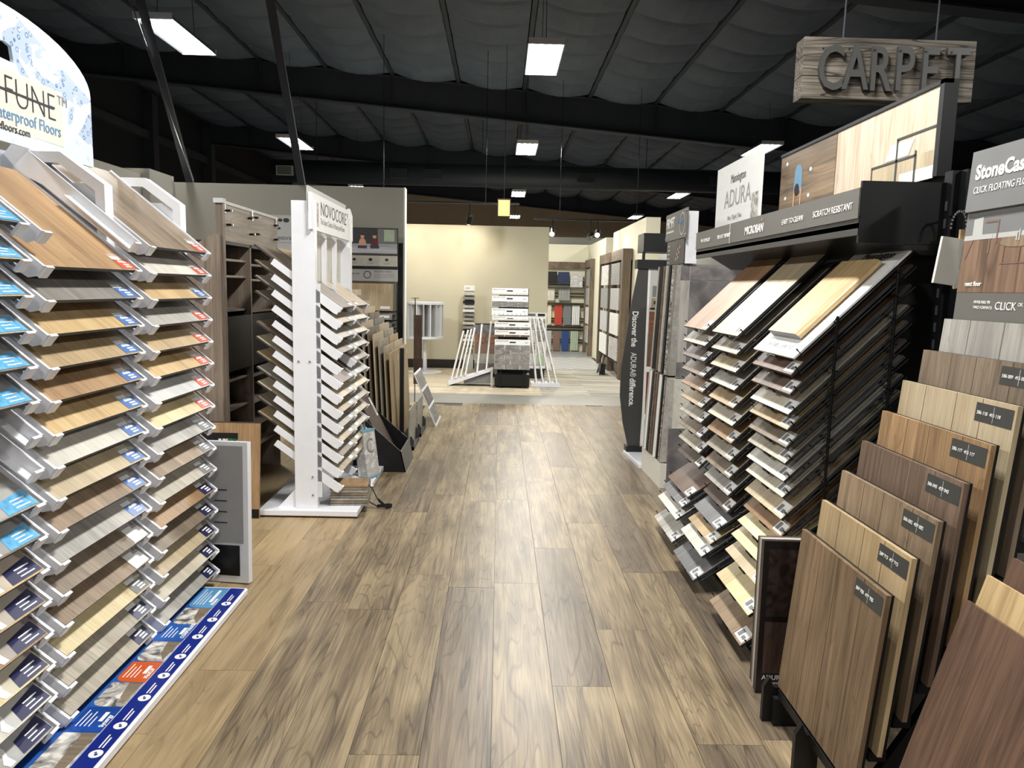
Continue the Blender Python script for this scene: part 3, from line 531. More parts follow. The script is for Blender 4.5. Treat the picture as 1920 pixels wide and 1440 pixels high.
# stepped stand of tall boards, two columns
st = thing('step_stand', 'black stepped stand holding two columns of tall leaning sample boards', 'display stand', (-1.1, 7.2, 0)); SI = Matrix.Translation((1.1, -7.2, 0))
MB().box(-1.75, -.865, 6.55, 8.0, .0, .02).build('base', 'black', st, SI); MB().box(-.912, -.875, 6.86, 6.905, .02, .93).build('post', 'black', st, SI)
for k in range(11):
    X = -.96-.048*k; MB().box(X-.012, X+.0, 6.58, 7.98, .02, .05+.055*k).build('step_rail', 'black', st, SI)
c_n = 'natural sand greige sand taupe sand grey natural greige taupe walnut'.split(); c_f = 'natural sand natural greige sand grey taupe sand greige taupe sand'.split()
for k in range(11):
    X = -.955-.048*k; z1 = .90+.055*k
    for (cc, ya, wd, nm) in ((c_n, 6.6, .56, 'toward black bin'), (c_f, 7.22, .60, 'toward tile samples')):
        ln = min(z1-.05, .85); z0 = z1-ln*.995
        o = tag(put('sample_board', board(wd, ln, .012, 'w_'+cc[k]), None, frame((X+.02*ln+.005, ya+wd/2, z0), (0, 1, 0), (-.05, 0, 1))), f'{W[cc[k]]} board in the black stepped stand, row {ORD[k] if k else "foremost"} from aisle, {nm}', 'sample board', 'boards in the black stepped stand')
        MB().rect(wd/2-.08, ln-.10, wd/2-.06, ln-.05, .013).build('sticker', 'paper', o)
# grey tile samples in small holders at the aisle
for i, (y, wd, z1, mt, lb) in enumerate(((6.72, .5, .38, 'concrete', 'grey concrete-look tile standing in a small holder by black bin'), (7.35, .52, .36, 'concrete', 'grey concrete-look tile standing farther along the aisle from black bin'))):
    t = thing('tile_sample', lb, 'tile sample', (-.80, y, 0), 'grey tile samples')
    MB().box(-.012, 0, 0, wd, .03, z1).build('tile', mt, t)
    for (yy) in (.03, wd-.02): MB().prism([(-.05, 0), (.035, 0), (.035, .09), (.012, .13), (-.05, .13)], 1, yy, yy+.012).build('holder', 'charcoal', t)
    MB().box(-.05, .035, .03, wd-.01, 0, .03).build('holder_base', 'charcoal', t)
o = tag(put('tile_sheet', MB().box(0, .62, 0, .62, -.012, 0).mesh('s', 'paper'), None, frame((-.66, 7.95, 0), (0, 1, 0), (-.42, 0, 1))), 'white tile sheet with grey stone squares leaning at the aisle', 'tile sheet')
for k in range(3): MB().box(.03, .59, .03+k*.2, .2+k*.2, 0, .004).build('tile', 'slate' if k % 2 else 'brick_grey', o)

# ================================================================== FLOORING DISPLAY WITH CHILDREN PHOTO
t = thing('poster_display', 'black display frame with photo of two seated children and grey info strips', 'display stand', faceC(-2.42, 8.45, 0))
for x in (0.0, .66, 1.28): MB().box(x-.03, x+.03, 0, 1.98, -.20, -.16).build('upright', 'black_metal', t)
ph = MB().box(-.02, 1.275, 1.84, 2.13, -.012, 0).build('photo_panel', 'black', t)
g = MB(); g.rect(0, 1.85, 1.265, 1.955, .001, 0); g.rect(0, 1.955, 1.265, 2.12, .001, 1); g.rect(1.05, 1.955, 1.265, 2.12, .002, 2); g.rect(1.12, 1.985, 1.235, 2.11, .003, 3)
g.rect(.5, 1.955, 1.02, 2.105, .002, 1)
for (x, c) in ((.88, 5), (1.015, 6)):
    g.disc(x, 2.034, .022, .005, 4, 12); g.disc(x+.003, 2.055, .02, .006, 7, 10, .009); g.poly([(x-.045, 1.92), (x+.045, 1.92), (x+.035, 1.99), (x+.012, 2.018), (x-.012, 2.018), (x-.035, 1.99)], .004, c); g.rect(x-.05, 1.905, x+.05, 1.935, .005, 8)
g.build('photo_print', ['photo_greyfloor', 'dark_grey', 'mid_grey', 'sage', 'skin', 'skin', 'shirt_red', 'hair', 'tile_navy'], ph)
s1 = MB().box(0, 1.265, 1.71, 1.825, -.01, .01).build('icon_strip', 'cream_panel', t)
for k in range(6):
    x = .25+.18*k; ic = MB(); ic.disc(x, 1.782, .022, .0112, 0, (12, 3, 12, 5, 8, 5)[k], .018); [ic.rect(x-.04+.005*q, 1.745-q*.012, x+.04-.005*q, 1.749-q*.012, .0112, 1) for q in range(2)]; ic.build('icon', ['ink', 'ink_grey'], s1)
s2 = MB().box(0, 1.27, 1.545, 1.675, -.01, .012).build('info_strip', 'light_grey', t); text('MADE IN THE USA', .028, s2, .62, 1.615, .013, 'ink'); text('TRUE DETAIL STYLING', .022, s2, 1.01, 1.645, .013, 'ink', sx=.85)
MB().ring(.935, 1.615, .042, .008, .0132).build('seal', 'ink', s2)
for q in range(3): MB().rect(1.01, 1.62-q*.018, 1.24, 1.625-q*.018, .0132).build('print_line', 'ink_grey', s2)
MB().box(-.02, 1.27, 1.675, 1.71, -.02, -.005).build('gap_bar', 'black', t)
for i, (y0, y1, zz, key) in enumerate(((1.22, 1.53, .03, 'natural'), (1.12, 1.19, .10, 'grey'), (1.03, 1.09, .14, 'slate'), (.95, 1.0, .17, 'sand'), (.87, .92, .19, 'greige'), (.78, .84, .21, 'natural'), (.7, .75, .22, 'taupe'))):
    o = tag(put('floor_sample', MB().box(0, .50, 0, y1-y0, -.012, 0).mesh('b', 'w_'+key), None, faceC(-2.42+.72, 8.45-.02-zz*.6, y0) @ Matrix.Rotation(-.25, 4, 'X')), f'{W[key]} board, {nth(i)} in the display under children photo', 'floor sample', 'boards under the children photo')
    MB().rect(.36, .02, .47, min(.05, y1-y0-.01), .001).build('sticker', 'paper', o)
    MB().box(.70, 1.24, y0-.02, y0-.008, -.16, .02).build('shelf_rail', 'black_metal', t)

# ================================================================== CAROUSEL
t = thing('carousel', 'white round carousel of hanging sample panels on a pedestal before beige wall', 'carousel', (-1.30, 13.1, 0))
MB().cyl((0, 0, 0), .30, .015, 2, 32).build('foot', 'white', t, smooth=False); MB().cyl((0, 0, .015), .035, .7, 2, 16).build('pedestal', 'white', t, smooth=True)
MB().cyl((0, 0, .60), .32, .04, 2, 32).build('lower_ring', 'white', t); MB().cyl((0, 0, 1.19), .32, .04, 2, 32).build('upper_ring', 'white', t)
for k in range(16):
    a = 2*PI*k/16; MB().box(.06, .315, -.009, .009, .64, 1.19).build('panel', 'white' if k % 2 else 'light_grey', t, Matrix.Rotation(a, 4, 'Z'))
t = thing('dark_sample_stand', 'slim dark brown panel stand beside the partition end', 'panel stand', (-1.02, 9.2, 0))
MB().box(-.03, .07, -.02, 0, .3, 1.15).build('panel', 'w_umber', t); MB().box(-.02, -.01, -.01, .0, 0, 1.35).build('pole', 'black', t); MB().box(-.06, .03, -.01, 0, 1.35, 1.358).build('cross_bar', 'black', t); MB().box(-.1, .1, -.12, .12, 0, .01).build('foot', 'black', t)
for k in range(3): MB().rect(-.02, 0, .06, .2, 0).build('inset', 'w_espresso', t, frame((0, -.0205, .42+k*.24), (1, 0, 0), (0, 0, 1)))

# ================================================================== CENTRE: BRICK RACK AND SLANTED STANDS
t = thing('brick_rack', 'black stand with cascading white-headed brick sample panels, centre of aisle end', 'display rack', (.18, 11.3, 0))
MB().box(-.24, .29, -.05, .25, 0.02, .2).build('base_box', 'black', t); MB().box(-.2, .26, .2, .24, .2, 1.5).build('back_frame', 'black_metal', t)
for x in (-.15, .2): MB().box(x-.008, x+.008, -.07, -.055, 0, .28).build('front_prong', 'black', t)
lv = [(1.40, 1.50, -.30, .24, 'brick_pale', .05, 1), (1.22, 1.385, -.30, .24, 'brick_grey', .13, 4), (1.10, 1.20, -.30, .24, 'paper', .10, 0), (1.02, 1.09, -.29, .25, 'brick_pale', .03, 1), (.90, 1.0, -.255, .275, 'brick_grey', .05, 1), (.785, .885, -.25, .275, 'brick_brown', .03, 1), (.30, .745, -.245, .28, 'brick_grey', .34, 5)]
zt = 1.5
for i, (z0, z1, x0, x1, mt, bh, nr) in enumerate([(0,)*7]*0 or lv):
    hz = .075; lab = {'brick_pale': 'pale', 'brick_grey': 'grey', 'paper': 'white', 'brick_brown': 'brown'}[mt]
    p = tag(put('brick_sample', MB().box(x0, x1, 0, max(z1-z0, .07), -.012, 0).mesh('b', 'paper'), None, faceC(.18, 11.3-.07-.03*i, z0)), f'{lab} brick sample panel with white heading, {nth(i)} in centre rack', 'brick panel', 'brick panels in the centre rack')
    top = max(z1-z0, .07); text('BRICKSTONE', .03, p, x0+.02, top-.032, .001, 'ink_grey'); MB().box(x0+.22, x0+.31, top-.05, top-.03, 0, .002).build('handle_slot', 'dark_grey', p)
    MB().rect(x1-.08, top-.05, x1-.03, top-.035, .001).build('print', 'light_grey', p)
    if nr:
        bb = top-.078; rh = bb/max(nr, 1) if nr > 1 else max(bb, .03)
        for r in range(nr):
            xs = sorted([x0, x1]+[x0+(x1-x0)*v for v in ((.45,) if r % 2 else (.28, .72))])
            for a, b in zip(xs, xs[1:]): MB().box(a+.004, b-.004, r*rh+.004, (r+1)*rh-.003, 0, .008).build('brick', mt, p)
    else:
        for q in range(8): MB().rect(x0+.04+q*.065, .0, x0+.046+q*.065, .03, .001).build('joint_line', 'mid_grey', p)
t = thing('slant_stand', 'white wedge-based stand of slanted panels with dark stone, left of brick rack', 'display stand', (-.43, 11.5, 0))
MB().prism([(-.34, .0), (.34, .24), (.34, .27), (-.34, .06)], 1, -.15, .15).build('wedge_top', 'white', t); MB().box(.31, .34, -.15, .15, 0, .24).build('wedge_leg', 'white', t); MB().prism([(-.1, .02), (.31, .05), (.31, .2), (-.1, .08)], 1, -.12, .12).build('wedge_core', 'mid_grey', t)
for k, (xb, xt, zt) in enumerate(((-.29, -.12, .83), (-.22, -.05, .845), (-.15, .0, .86), (-.08, .05, .88), (.10, .16, .94), (.24, .30, .98))):
    zb = .08+(xb+.34)*.31; ln = math.hypot(xt-xb, zt-zb)
    p = MB().box(-.012, .012, -.10, .10, 0, ln).build('slanted_panel', 'paper', t, frame((xb, -.02-.01*(k % 2), zb), (1, 0, -(xt-xb)/(zt-zb)), (0, 1, 0)))
    for q in range(6): MB().box(.0122, .018, -.09, .09, .05+q*ln/6.6, .05+q*ln/6.6+ln/8).build('stone_piece', 'mixed_stone', p)
t = thing('slant_stand', 'white low-based stand of slanted mosaic panels, right of brick rack', 'display stand', (.72, 11.55, 0))
MB().prism([(-.22, 0), (.24, 0), (.22, .06), (-.22, .06)], 1, -.15, .15).build('base', 'white', t)
for k in range(4):
    xb, xt = -.13+k*.105, -.26+k*.062; zt = 1.07-.01*k; ln = math.hypot(xt-xb, zt-.06)
    p = MB().box(-.011, .011, -.10, .10, 0, ln).build('slanted_panel', 'paper', t, frame((xb, -.02, .06), (1, 0, -(xt-xb)/(zt-.06)), (0, 1, 0)))
    for q in range(7): MB().box(-.017, -.0112, -.09, .09, .06+q*ln/7.6, .06+q*ln/7.6+ln/9).build('stone_piece', 'mixed_stone' if q % 2 else 'marble', p)
    MB().prism([(xb-.03, .06), (xb+.03, .06), (xb, .12)], 1, -.12, .1).build('bracket', 'light_grey', t)
t = thing('card_tower', 'narrow tower of stacked pale tile cards against the beige wall', 'display tower', (-.56, 13.55, 0))
MB().box(-.09, .09, .05, .15, 0, 1.45).build('spine', 'light_grey', t); MB().box(-.09, .10, -.02, 0, 1.44, 1.535).build('header', 'paper', t); text('atlas', .04, t, 0, 0, 0, 'ink').matrix_basis = frame((-.06, -.0205, 1.475), (1, 0, 0), (0, 0, 1))
for k in range(14): MB().prism([(-.06, 1.36-k*.075), (.05, 1.40-k*.075), (.05, 1.415-k*.075), (-.06, 1.40-k*.075)], 0, -.105, .105).build('tile_card', ('brick_pale', 'grey_tile', 'tile_black', 'marble', 'paper', 'brick_grey', 'concrete')[k % 7], t)
t = thing('stone_rack', 'low rack of brown and grey stone slabs behind the slanted panels', 'display rack', (-.19, 12.6, 0))
MB().box(-.22, .22, .05, .1, 0, .9).build('frame', 'dark_grey', t)
for k, mt in enumerate(('slate', 'brick_brown', 'tile_brown', 'concrete', 'slate')): MB().box(-.22, .22, -.04-.02*k, -.02-.02*k, .72-k*.16, .88-k*.16).build('slab', mt, t)
t = thing('mosaic_rack', 'small white rack of mosaic sheets behind the right slanted stand', 'display rack', (.62, 12.6, 0))
MB().box(-.17, .17, 0, .03, .16, 1.10).build('frame', 'paper', t); MB().box(-.15, .15, -.1, .12, 0, .16).build('base', 'black', t)
for k in range(4):
    MB().box(-.15, -.01, -.012, 0, .22+k*.2, .40+k*.2).build('mosaic', ('marble', 'mixed_stone')[k % 2], t); MB().box(.01, .15, -.012, 0, .22+k*.2, .40+k*.2).build('mosaic', ('sage', 'marble', 'brick_grey', 'mixed_stone')[k], t)
for x in (-.14, .02): MB().box(x, x+.12, -.014, -.001, 1.05, 1.085).build('header_tile', 'tile_black' if x > 0 else 'slate', t)

# ================================================================== TILE ALCOVE
tb = struct(MB().box(.9, 2.1, 18.24, 18.32, 2.0, 2.16).build('trim_4', 'reclaimed_y'))
for i, (px0, px1, py0, py1, mt, nm) in enumerate(((1026, 1045, 509, 531, 'tile_black', 'black'), (1046, 1068, 510, 532, 'tile_navy', 'navy'), (1069, 1093, 513, 539, 'marble', 'white leaf-pattern'), (1026, 1040, 541, 563, 'brick_pale', 'pale travertine'), (1047, 1069, 541, 563, 'ash_tile' if False else 'grey_tile', 'light grey'), (1026, 1034, 572, 608, 'wall_cream', 'cream'), (1039, 1054, 572, 609, 'tile_red', 'brick red'), (1056, 1071, 573, 609, 'mid_grey', 'mid grey'), (1072, 1087, 573, 609, 'trim_white', 'white ribbed'), (1024, 1034, 620, 656, 'light_grey', 'pearl grey'), (1036, 1050, 621, 657, 'tile_brown', 'taupe'), (1052, 1067, 621, 657, 'tile_blue', 'royal blue'), (1069, 1084, 621, 657, 'sage', 'sage green'))):
    a = AY(px0, py1, 18.2); b = AY(px1, py0, 18.2)
    o = tag(put('tile_board', MB().box(0, b.x-a.x, 0, b.z-a.z, 0, .03).mesh('b', mt), None, faceC(a.x, 18.22, a.z)), f'{nm} tile board on the alcove wall rails', 'tile board', 'tile boards in the alcove')
    for q in range(1, 4): MB().rect(q*(b.x-a.x)/4-.004, .01, q*(b.x-a.x)/4+.004, b.z-a.z-.01, .0305).build('joint', 'mid_grey' if mt in ('trim_white', 'grey_tile', 'sage') else mt, o)
for (z, n) in ((1.60, 'upper'), (1.32, 'second'), (1.08, 'third'), (.72, 'fourth'), (.5, 'fifth'), (.2, 'lowest')):
    t = thing('wall_rail', f'black double wall rail, {n} one behind the alcove tiles', 'rail', (1.5, 18.28, z), 'alcove rails')
    for q in (0, .07): MB().box(-.6, .55, -.015, .03, q, q+.02).build('bar', 'black_metal', t)
for (z, n) in ((1.535, 'upper'), (1.16, 'middle'), (.60, 'lower')): tag(MB().box(.9, 2.05, 18.12, 18.3, z, z+.02).build('tile_ledge', 'charcoal'), f'thin dark {n} ledge under alcove tiles', 'ledge')
# wood-framed tile cases on the right
def case(y0, y1, nm, cols):
    t = thing('tile_case', f'tall rustic timber-framed tile case with black rods, {nm}', 'display case', (2.08, y0, 0)); I = Matrix.Translation((-2.08, -y0, 0))
    for (a, b) in ((y0, y0+.16), (y1-.12, y1)): MB().box(2.03, 2.19, a, b, 0, 2.2).build('frame_post', 'reclaimed', t, I)
    MB().box(2.032, 2.188, y0+.161, y1-.121, 2.02, 2.198).build('frame_beam', 'reclaimed_y', t, I); MB().box(2.17, 2.195, y0, y1, 0, 2.02).build('back_board', 'umber_back' if False else 'fixture_wood', t, I)
    ym = [y0+.16+(y1-y0-.28)*k/cols for k in range(cols+1)]
    for k in range(1, cols): MB().box(2.05, 2.18, ym[k]-.03, ym[k]+.03, 0, 2.02).build('divider', 'reclaimed', t, I)
    for k in range(cols):
        for r in range(6):
            z = .22+r*.32
            rd = MB().cyl((2.10, ym[k]+.04, z), .012, ym[k+1]-ym[k]-.08, 1, 8).build('rod', 'black_metal', t, I); MB().cyl((2.17-2.08, ym[k]+.2-y0, z), .05, .012, 0, 16).build('flange', 'black', t)
        for r in range(4):
            z = .28+r*.44; a, b = ym[k]+.18, ym[k+1]-.2
            p = tag(put('tile_board', MB().box(0, b-a, 0, .38, 0, .02).mesh('b', ('marble', 'trim_white', 'light_grey', 'grey_tile')[(r+k) % 4]), None, faceR(2.055, b, z)), f'{("white marble", "plain white", "light grey", "mid grey")[(r+k) % 4]} tile board, {("lowest", "second up", "third up", "top")[r]}, timber case {nm}, bay {("one", "two")[k]}', 'tile board', 'tile boards in the timber cases')
            if r % 2 == 0:
                for q in range(1, 5): MB().rect(q*(b-a)/5-.006, .01, q*(b-a)/5+.006, .37, .0205).build('groove', 'mid_grey', p)
case(12.56, 15.5, 'before the cream wall', 2); case(16.96, 18.15, 'beside the alcove', 1)
t = thing('easel', 'small black metal easel on the floor in the timber case', 'easel', (1.8, 13.2, 0))
MB().tube([(0, 0, 0), (.08, 0, .35), (.16, 0, .3)], .012).build('side_rail', 'black_metal', t); MB().tube([(0, .35, 0), (.08, .35, .35), (.16, .35, .3)], .012).build('side_rail', 'black_metal', t); MB().box(.02, .1, .02, .33, .02, .2).build('panel', 'black', t, None)

# ================================================================== RIGHT: ADURA SIGN, WING BOARDS, FIRMFIT TOWER
t = thing('curved_sign', 'dark grey curved flooring sign with vertical white lettering beside wing boards', 'sign', faceC(1.2, 6.75, 0))
P = [(.01, .06), (.115, .06), (.125, .5), (.125, 1.2), (.125, 1.70), (.035, 1.70), (-.02, 1.35), (-.06, 1.0), (-.085, .8), (-.085, .55), (-.05, .3)]
MB().prism(P, 2, -.02, 0).build('sign_face', 'charcoal', t); MB().box(-.01, .2, .028, .08, -.10, .02).build('foot', 'black', t); MB().box(.125, .14, .08, 1.70, -.015, .0).build('edge_strip', 'trim_white', t)
text('Discover the', .075, t, .0, 1.32, .001, 'paper', rot=-PI/2, bold=.0015, sx=.82); text('ADURA®', .075, t, .0, .945, .001, 'paper', rot=-PI/2, sx=.72); text('difference.', .075, t, .0, .71, .001, 'paper', rot=-PI/2, bold=.0015, sx=.82)
pp = MB().box(.14, .42, .08, 1.70, -.015, -.002).build('picture_panel', 'trim_white', t)
g = MB(); g.rect(.145, .82, .42, 1.70, -.001, 0); g.rect(.145, .82, .42, 1.12, .0, 1); g.rect(.15, 1.12, .42, 1.32, .0, 2); g.rect(.17, 1.45, .24, 1.55, .0, 3); g.rect(.165, 1.36, .235, 1.44, 0, 4); g.rect(.185, 1.385, .215, 1.415, .001, 5); g.rect(.15, .38, .42, .77, 0, 6); g.rect(.15, .10, .42, .33, 0, 7); g.disc(.2, .32, .04, .001, 8, 7); g.disc(.18, 1.345, .03, .001, 5, 12, .012)
for q in range(3): g.rect(.15, 1.16+q*.05, .42, 1.163+q*.05, .001, 5)
g.build('picture_print', ['light_grey', 'photo_floor', 'dresser', 'mid_grey', 'w_natural', 'ink', 'maroon', 'mid_grey', 'green_leaf'], pp)
MB().box(.02, .42, 1.70, 1.78, -.12, .02).build('top_bar', 'black', t)
for q, s in enumerate(('WATERPROOF', 'KID & PET', 'FRIENDLY', 'EASY TO CLEAN')): text(s, .022, pp, .27, .66-(0, .13, .155, .24)[q], .001, 'paper', 'CENTER', .8)
MB().prism([(1.17-1.2, -.04), (1.215-1.2, .53), (1.7-1.2, .53), (1.7-1.2, -.04)], 1, 0, .028).build('base_plate', 'white', t)
t = thing('wing_rack', 'white stand of hinged vertical floor boards beside the black sample rack', 'display rack', (1.45, 5.85, 0)); WI = Matrix.Translation((-1.45, -5.85, 0))
MB().prism([(1.255, 5.58), (1.23, 6.2), (1.9, 6.2), (1.9, 5.58)], 2, 0, .19).build('base', 'cream_white', t, WI); MB().box(1.86, 1.9, 5.55, 6.2, .19, 1.8).build('spine', 'white', t, WI)
rw = random.Random(5); mats_w = ['w_grey', 'black', 'w_greige', 'w_umber', 'trim_white', 'w_slate', 'light_grey', 'w_taupe', 'brick_grey', 'mixed_stone', 'w_walnut', 'trim_white', 'dark_grey', 'w_ash']
for tier, (z0, z1) in enumerate(((.20, .855), (.87, 1.70))):
    for k in range(20):
        y = 5.60+k*.03; mt = 'w_ash' if k == 0 else ('w_grey', 'black', 'trim_white', 'w_umber', 'mixed_stone', 'dark_grey', 'light_grey', 'w_walnut', 'black', 'w_greige')[(k*7+tier*3) % 10]; xf = (1.262, 1.295)[tier]+rw.uniform(-.006, .01)-.0012*k
        MB().prism([(xf-.016, z0), (1.86, z0), (1.86, z1), (xf+.012, z1)], 1, y-.007, y+.007).build('wing_board', mt, t, WI)
p = thing('face_board', 'grey stone-look panel board facing the aisle on the wing rack', 'sample board', faceC(1.335, 5.572, .855))
MB().box(0, .52, 0, .85, -.01, 0).build('backing', 'light_grey', p); MB().box(.07, .52, .22, .73, 0, .004).build('tile', 'slate', p); MB().box(.0, .065, .12, .73, 0, .004).build('tile', 'w_ash', p); MB().box(.0, .065, .735, .85, 0, .004).build('tile', 'slate', p); MB().box(.07, .52, .735, .85, 0, .004).build('tile', 'slate', p); MB().box(0, .52, 0, .115, 0, .004).build('tile', 'slate', p); MB().box(.07, .52, .12, .215, 0, .004).build('tile', 'slate', p)
tag(MB().box(1.325, 1.85, 5.56, 5.575, .47, .85).build('face_board', 'w_ivory'), 'ivory wood board below the stone-look panel on the wing rack', 'sample board'); tag(MB().box(1.30, 1.85, 5.56, 5.575, .02, .465).build('face_board', 'slate'), 'dark slate board near the floor on the wing rack', 'sample board')
tw = thing('tower_sign', 'white tower with grey waterproof floor heading sign and dark flower poster', 'sign tower', faceR(1.34, 6.15, 1.69))
MB().box(.0, .60, .02, .40, -.10, -.015).build('tower_body', 'white', tw); MB().box(-.02, .66, .21, .42, -.012, 0).build('heading_panel', 'sign_grey', tw); MB().box(.04, .60, .02, .20, -.014, -.004).build('poster', 'charcoal', tw)
text('FIRMFIT', .11, tw, .0, .31, .001, 'paper', sx=.75, bold=.002); text('Tru-Sync', .07, tw, .38, .32, .001, 'ink_blue', sx=.75, shear=.2); MB().ring(.53, .315, .085, .012, .0015).build('seal', 'light_grey', tw); text('SYNCHRONIZED EMBOSSING', .022, tw, .01, .27, .001, 'paper', sx=.85)
for k in range(9): MB().disc(.36+.03*((k*7) % 5), .06+.012*k, .016, -.003+.0003*k, 0, 5).build('flower_print', ('skin', 'light_grey', 'maroon')[k % 3], tw)
for q in range(5): MB().rect(.07, .165-q*.032, .14, .170-q*.032, -.003).build('print_line', 'paper', tw)
for (x, y) in ((.0, .40), (.64, .40), (.0, .23), (.64, .23)): MB().cyl((x, y, 0), .008, .006, 2, 8).build('standoff', 'chrome', tw)
t = thing('black_header_box', 'black header box on legs behind the curved grey sign', 'sign box', (1.4, 6.95, 0)); MB().box(-.09, .25, 0, .3, 1.86, 2.03).build('box', 'black', t)
for x in (-.08, .22): MB().box(x-.012, x+.012, .02, .05, 0, 1.86).build('leg', 'black', t)

# ================================================================== BLACK ADURA RACK
ar = thing('wire_rack', 'tall black wire rack of sloping floor samples with grey lettered canopy', 'display rack', (1.7, 3.8, 0)); AI = Matrix.Translation((-1.7, -3.8, 0))
def arp(mb, n, mt, p=ar, **k): return mb.build(n, mt, p, AI if p is ar else None, **k)
arp(MB().box(1.74, 1.77, 2.84, 5.25, .02, 1.97), 'back_panel', 'black'); arp(MB().box(1.20, 1.77, 2.84, 4.68, 0, .03), 'base', 'black')
for y in (2.845, 4.68): arp(MB().box(1.67, 1.745, y-.025, y+.025, 0, 1.97), 'upright', 'black_metal')
arp(MB().box(1.70, 1.80, 2.78, 2.82, 1.2, 1.97), 'upright', 'black_metal')
sl = MB().box(1.668, 1.672, 2.835, 2.85, .2, .235).mesh('slot', 'dark_grey')
for k in range(26): put('slot', sl, ar, AI @ Matrix.Translation((0, 0, k*.065)))
arp(MB().prism([(1.35, 1.755), (1.35, 1.775), (1.72, 1.775), (1.72, 1.66), (1.60, 1.66), (1.45, 1.745)], 1, 2.86, 5.22), 'canopy_underside', 'black_metal')
cf = arp(MB().box(1.35, 1.365, 2.86, 5.22, 1.73, 1.80), 'canopy_rail', 'charcoal'); arp(MB().box(1.345, 1.352, 2.86, 5.22, 1.792, 1.905), 'canopy_sign', 'sign_grey')
arp(MB().box(1.352, 1.72, 2.855, 2.87, 1.70, 1.93), 'canopy_end', 'black_metal'); arp(MB().box(1.343, 1.353, 4.45, 4.458, 1.79, 1.905), 'sign_joint', 'light_grey')
CFM = AI @ faceR(1.3435, 5.2, 1.79)
def ctext(s, sz, x, y, sx=1, **k):
    o = text(s, sz, ar, 0, 0, 0, 'paper', 'LEFT', sx, **k); o.matrix_basis = CFM @ Matrix.Translation((x, y, 0)) @ o.matrix_basis
def cx(px, py): return 5.2-AX(px, py, 1.3435).y
ctext('WATERPROOF', .034, cx(1314, 455), .04); ctext('KID & PET FRIENDLY', .034, cx(1345, 446), .04, .85); ctext('MICROBAN', .06, cx(1396, 435), .03, .95, bold=.0012); ctext('EASY TO CLEAN', .034, cx(1466, 415), .04); ctext('SCRATCH RESISTANT', .038, cx(1524, 402), .04)
for k, mt in enumerate(('orange', 'w_gold', 'orange')): o = MB().disc(cx(1426+3*k, 412)+.0, .085+.004*k, .006, .001, 0, 6).build('logo_mark', mt, ar, CFM)
zc1 = [(1.145, 1.286-.0865*k) for k in range(10)]+[(1.09, .333), (1.06, .273), (1.033, .204), (1.016, .07)]
zc2 = [(1.15, 1.288-.0875*k) for k in range(11)]+[(1.10, .323), (1.074, .249), (1.035, .185), (1.0, .06)]
zc3 = [(1.15, z) for z in (1.25, 1.181, 1.104, 1.024, .963, .892, .827, .754, .688, .598, .521)]+[(1.125, .45), (1.10, .385), (1.075, .31), (1.041, .19), (1.017, .06)]
k1 = 'amber greige umber walnut amber natural greige taupe greige umber red slate ivory ash'.split(); k2 = 'sand greige sand ash natural pale honey greige taupe ash umber slate natural ivory slate'.split(); k3 = 'x red walnut pale natural taupe greige ivory pale sand amber butter butter sand butter rust'.split()
gt = MB().rect(-.045, 0, .045, .06, .0006, 0).rect(-.035, .01, -.005, .045, .0012, 1).rect(.005, .012, .035, .03, .0012, 1).mesh('tag', ['paper', 'mid_grey'])
AW = {}
for ci, (zc, kk, ya, yb, nm) in enumerate(((zc1, k1, 4.1, 4.6, 'beside the wing boards'), (zc2, k2, 3.56, 4.0, 'in the middle'), (zc3, k3, 2.875, 3.335, 'beside the stone boards'))):
    for k, ((X, z), key) in enumerate(zip(zc, kk)):
        low = X < 1.13; a = PI/4 if not low else .62; ln = .66 if k == 0 else .62
        Y = (ya+yb)/2
        # wire cradle of the rack
        mb = MB()
        for s in (-1, 1): mb.tube([(s*(yb-ya)/2+s*.008, .03, .03), (s*(yb-ya)/2+s*.008, .03, -.006), (s*(yb-ya)/2+s*.008, ln, -.006)], .004, 5)
        mb.tube([(-(yb-ya)/2, .12, -.007), ((yb-ya)/2, .12, -.007)], .004, 5); mb.box(-.03, .03, -.006, .002, -.012, .001)
        key_ = (ci, low, ln)
        if key_ not in AW: AW[key_] = mb.mesh('cradle', 'black_metal')
        put('cradle', AW[key_], ar, AI @ slopeR(X, Y, z, a))
        if key == 'x': continue
        o = tag(put('floor_sample', board(yb-ya-.01, ln, .012, 'w_'+key, 'dark_grey'), None, slopeR(X, Y, z, a)), f'{W[key]} floor sample, {nth(k)}, black wire rack column {nm}', 'floor sample', 'samples in the black wire rack')
        put('tag', gt, o, ((yb-ya)/2-.06, .01, .0123))
for (x, z0, z1) in ((1.30, .42, 1.42), (1.52, .62, 1.62)):
    mb = MB(); mb.tube([(x, 2.862, z0-.4), (x, 2.862, z1)], .006); arp(mb, 'side_wire', 'black_metal')
    for k in range(9): arp(MB().tube([(x, 2.862, z1-k*.09), (x-.02, 2.85, z1-.02-k*.09), (x+.02, 2.862, z1-.035-k*.09)], .0035, 4), 'hook', 'black_metal')
sh = tag(put('white_sheet', MB().box(-.23, .23, 0, .66, 0, .008).mesh('s', 'paper'), None, slopeR(1.15, 3.105, 1.25)), 'white lettered sheet on top of the black wire rack under the stair nose', 'sign sheet')
text('Mannington', .055, sh, .02, .56, .009, 'ink', 'CENTER'); text('NOTABLE LENGTHS', .03, sh, 0, .035, .009, 'ink_grey', 'CENTER')
sn = MB(); pr = [(-.16, .009), (.13, .009)]+[(.13+.03*math.cos(a), .026+.017*math.sin(a)) for a in [-PI/2+i*PI/8 for i in range(1, 8)]]+[(.13, .043), (-.16, .043)]
sn.prism(pr, 1, .09, .52); sn.m[0] = 1; sn.m[1] = 1
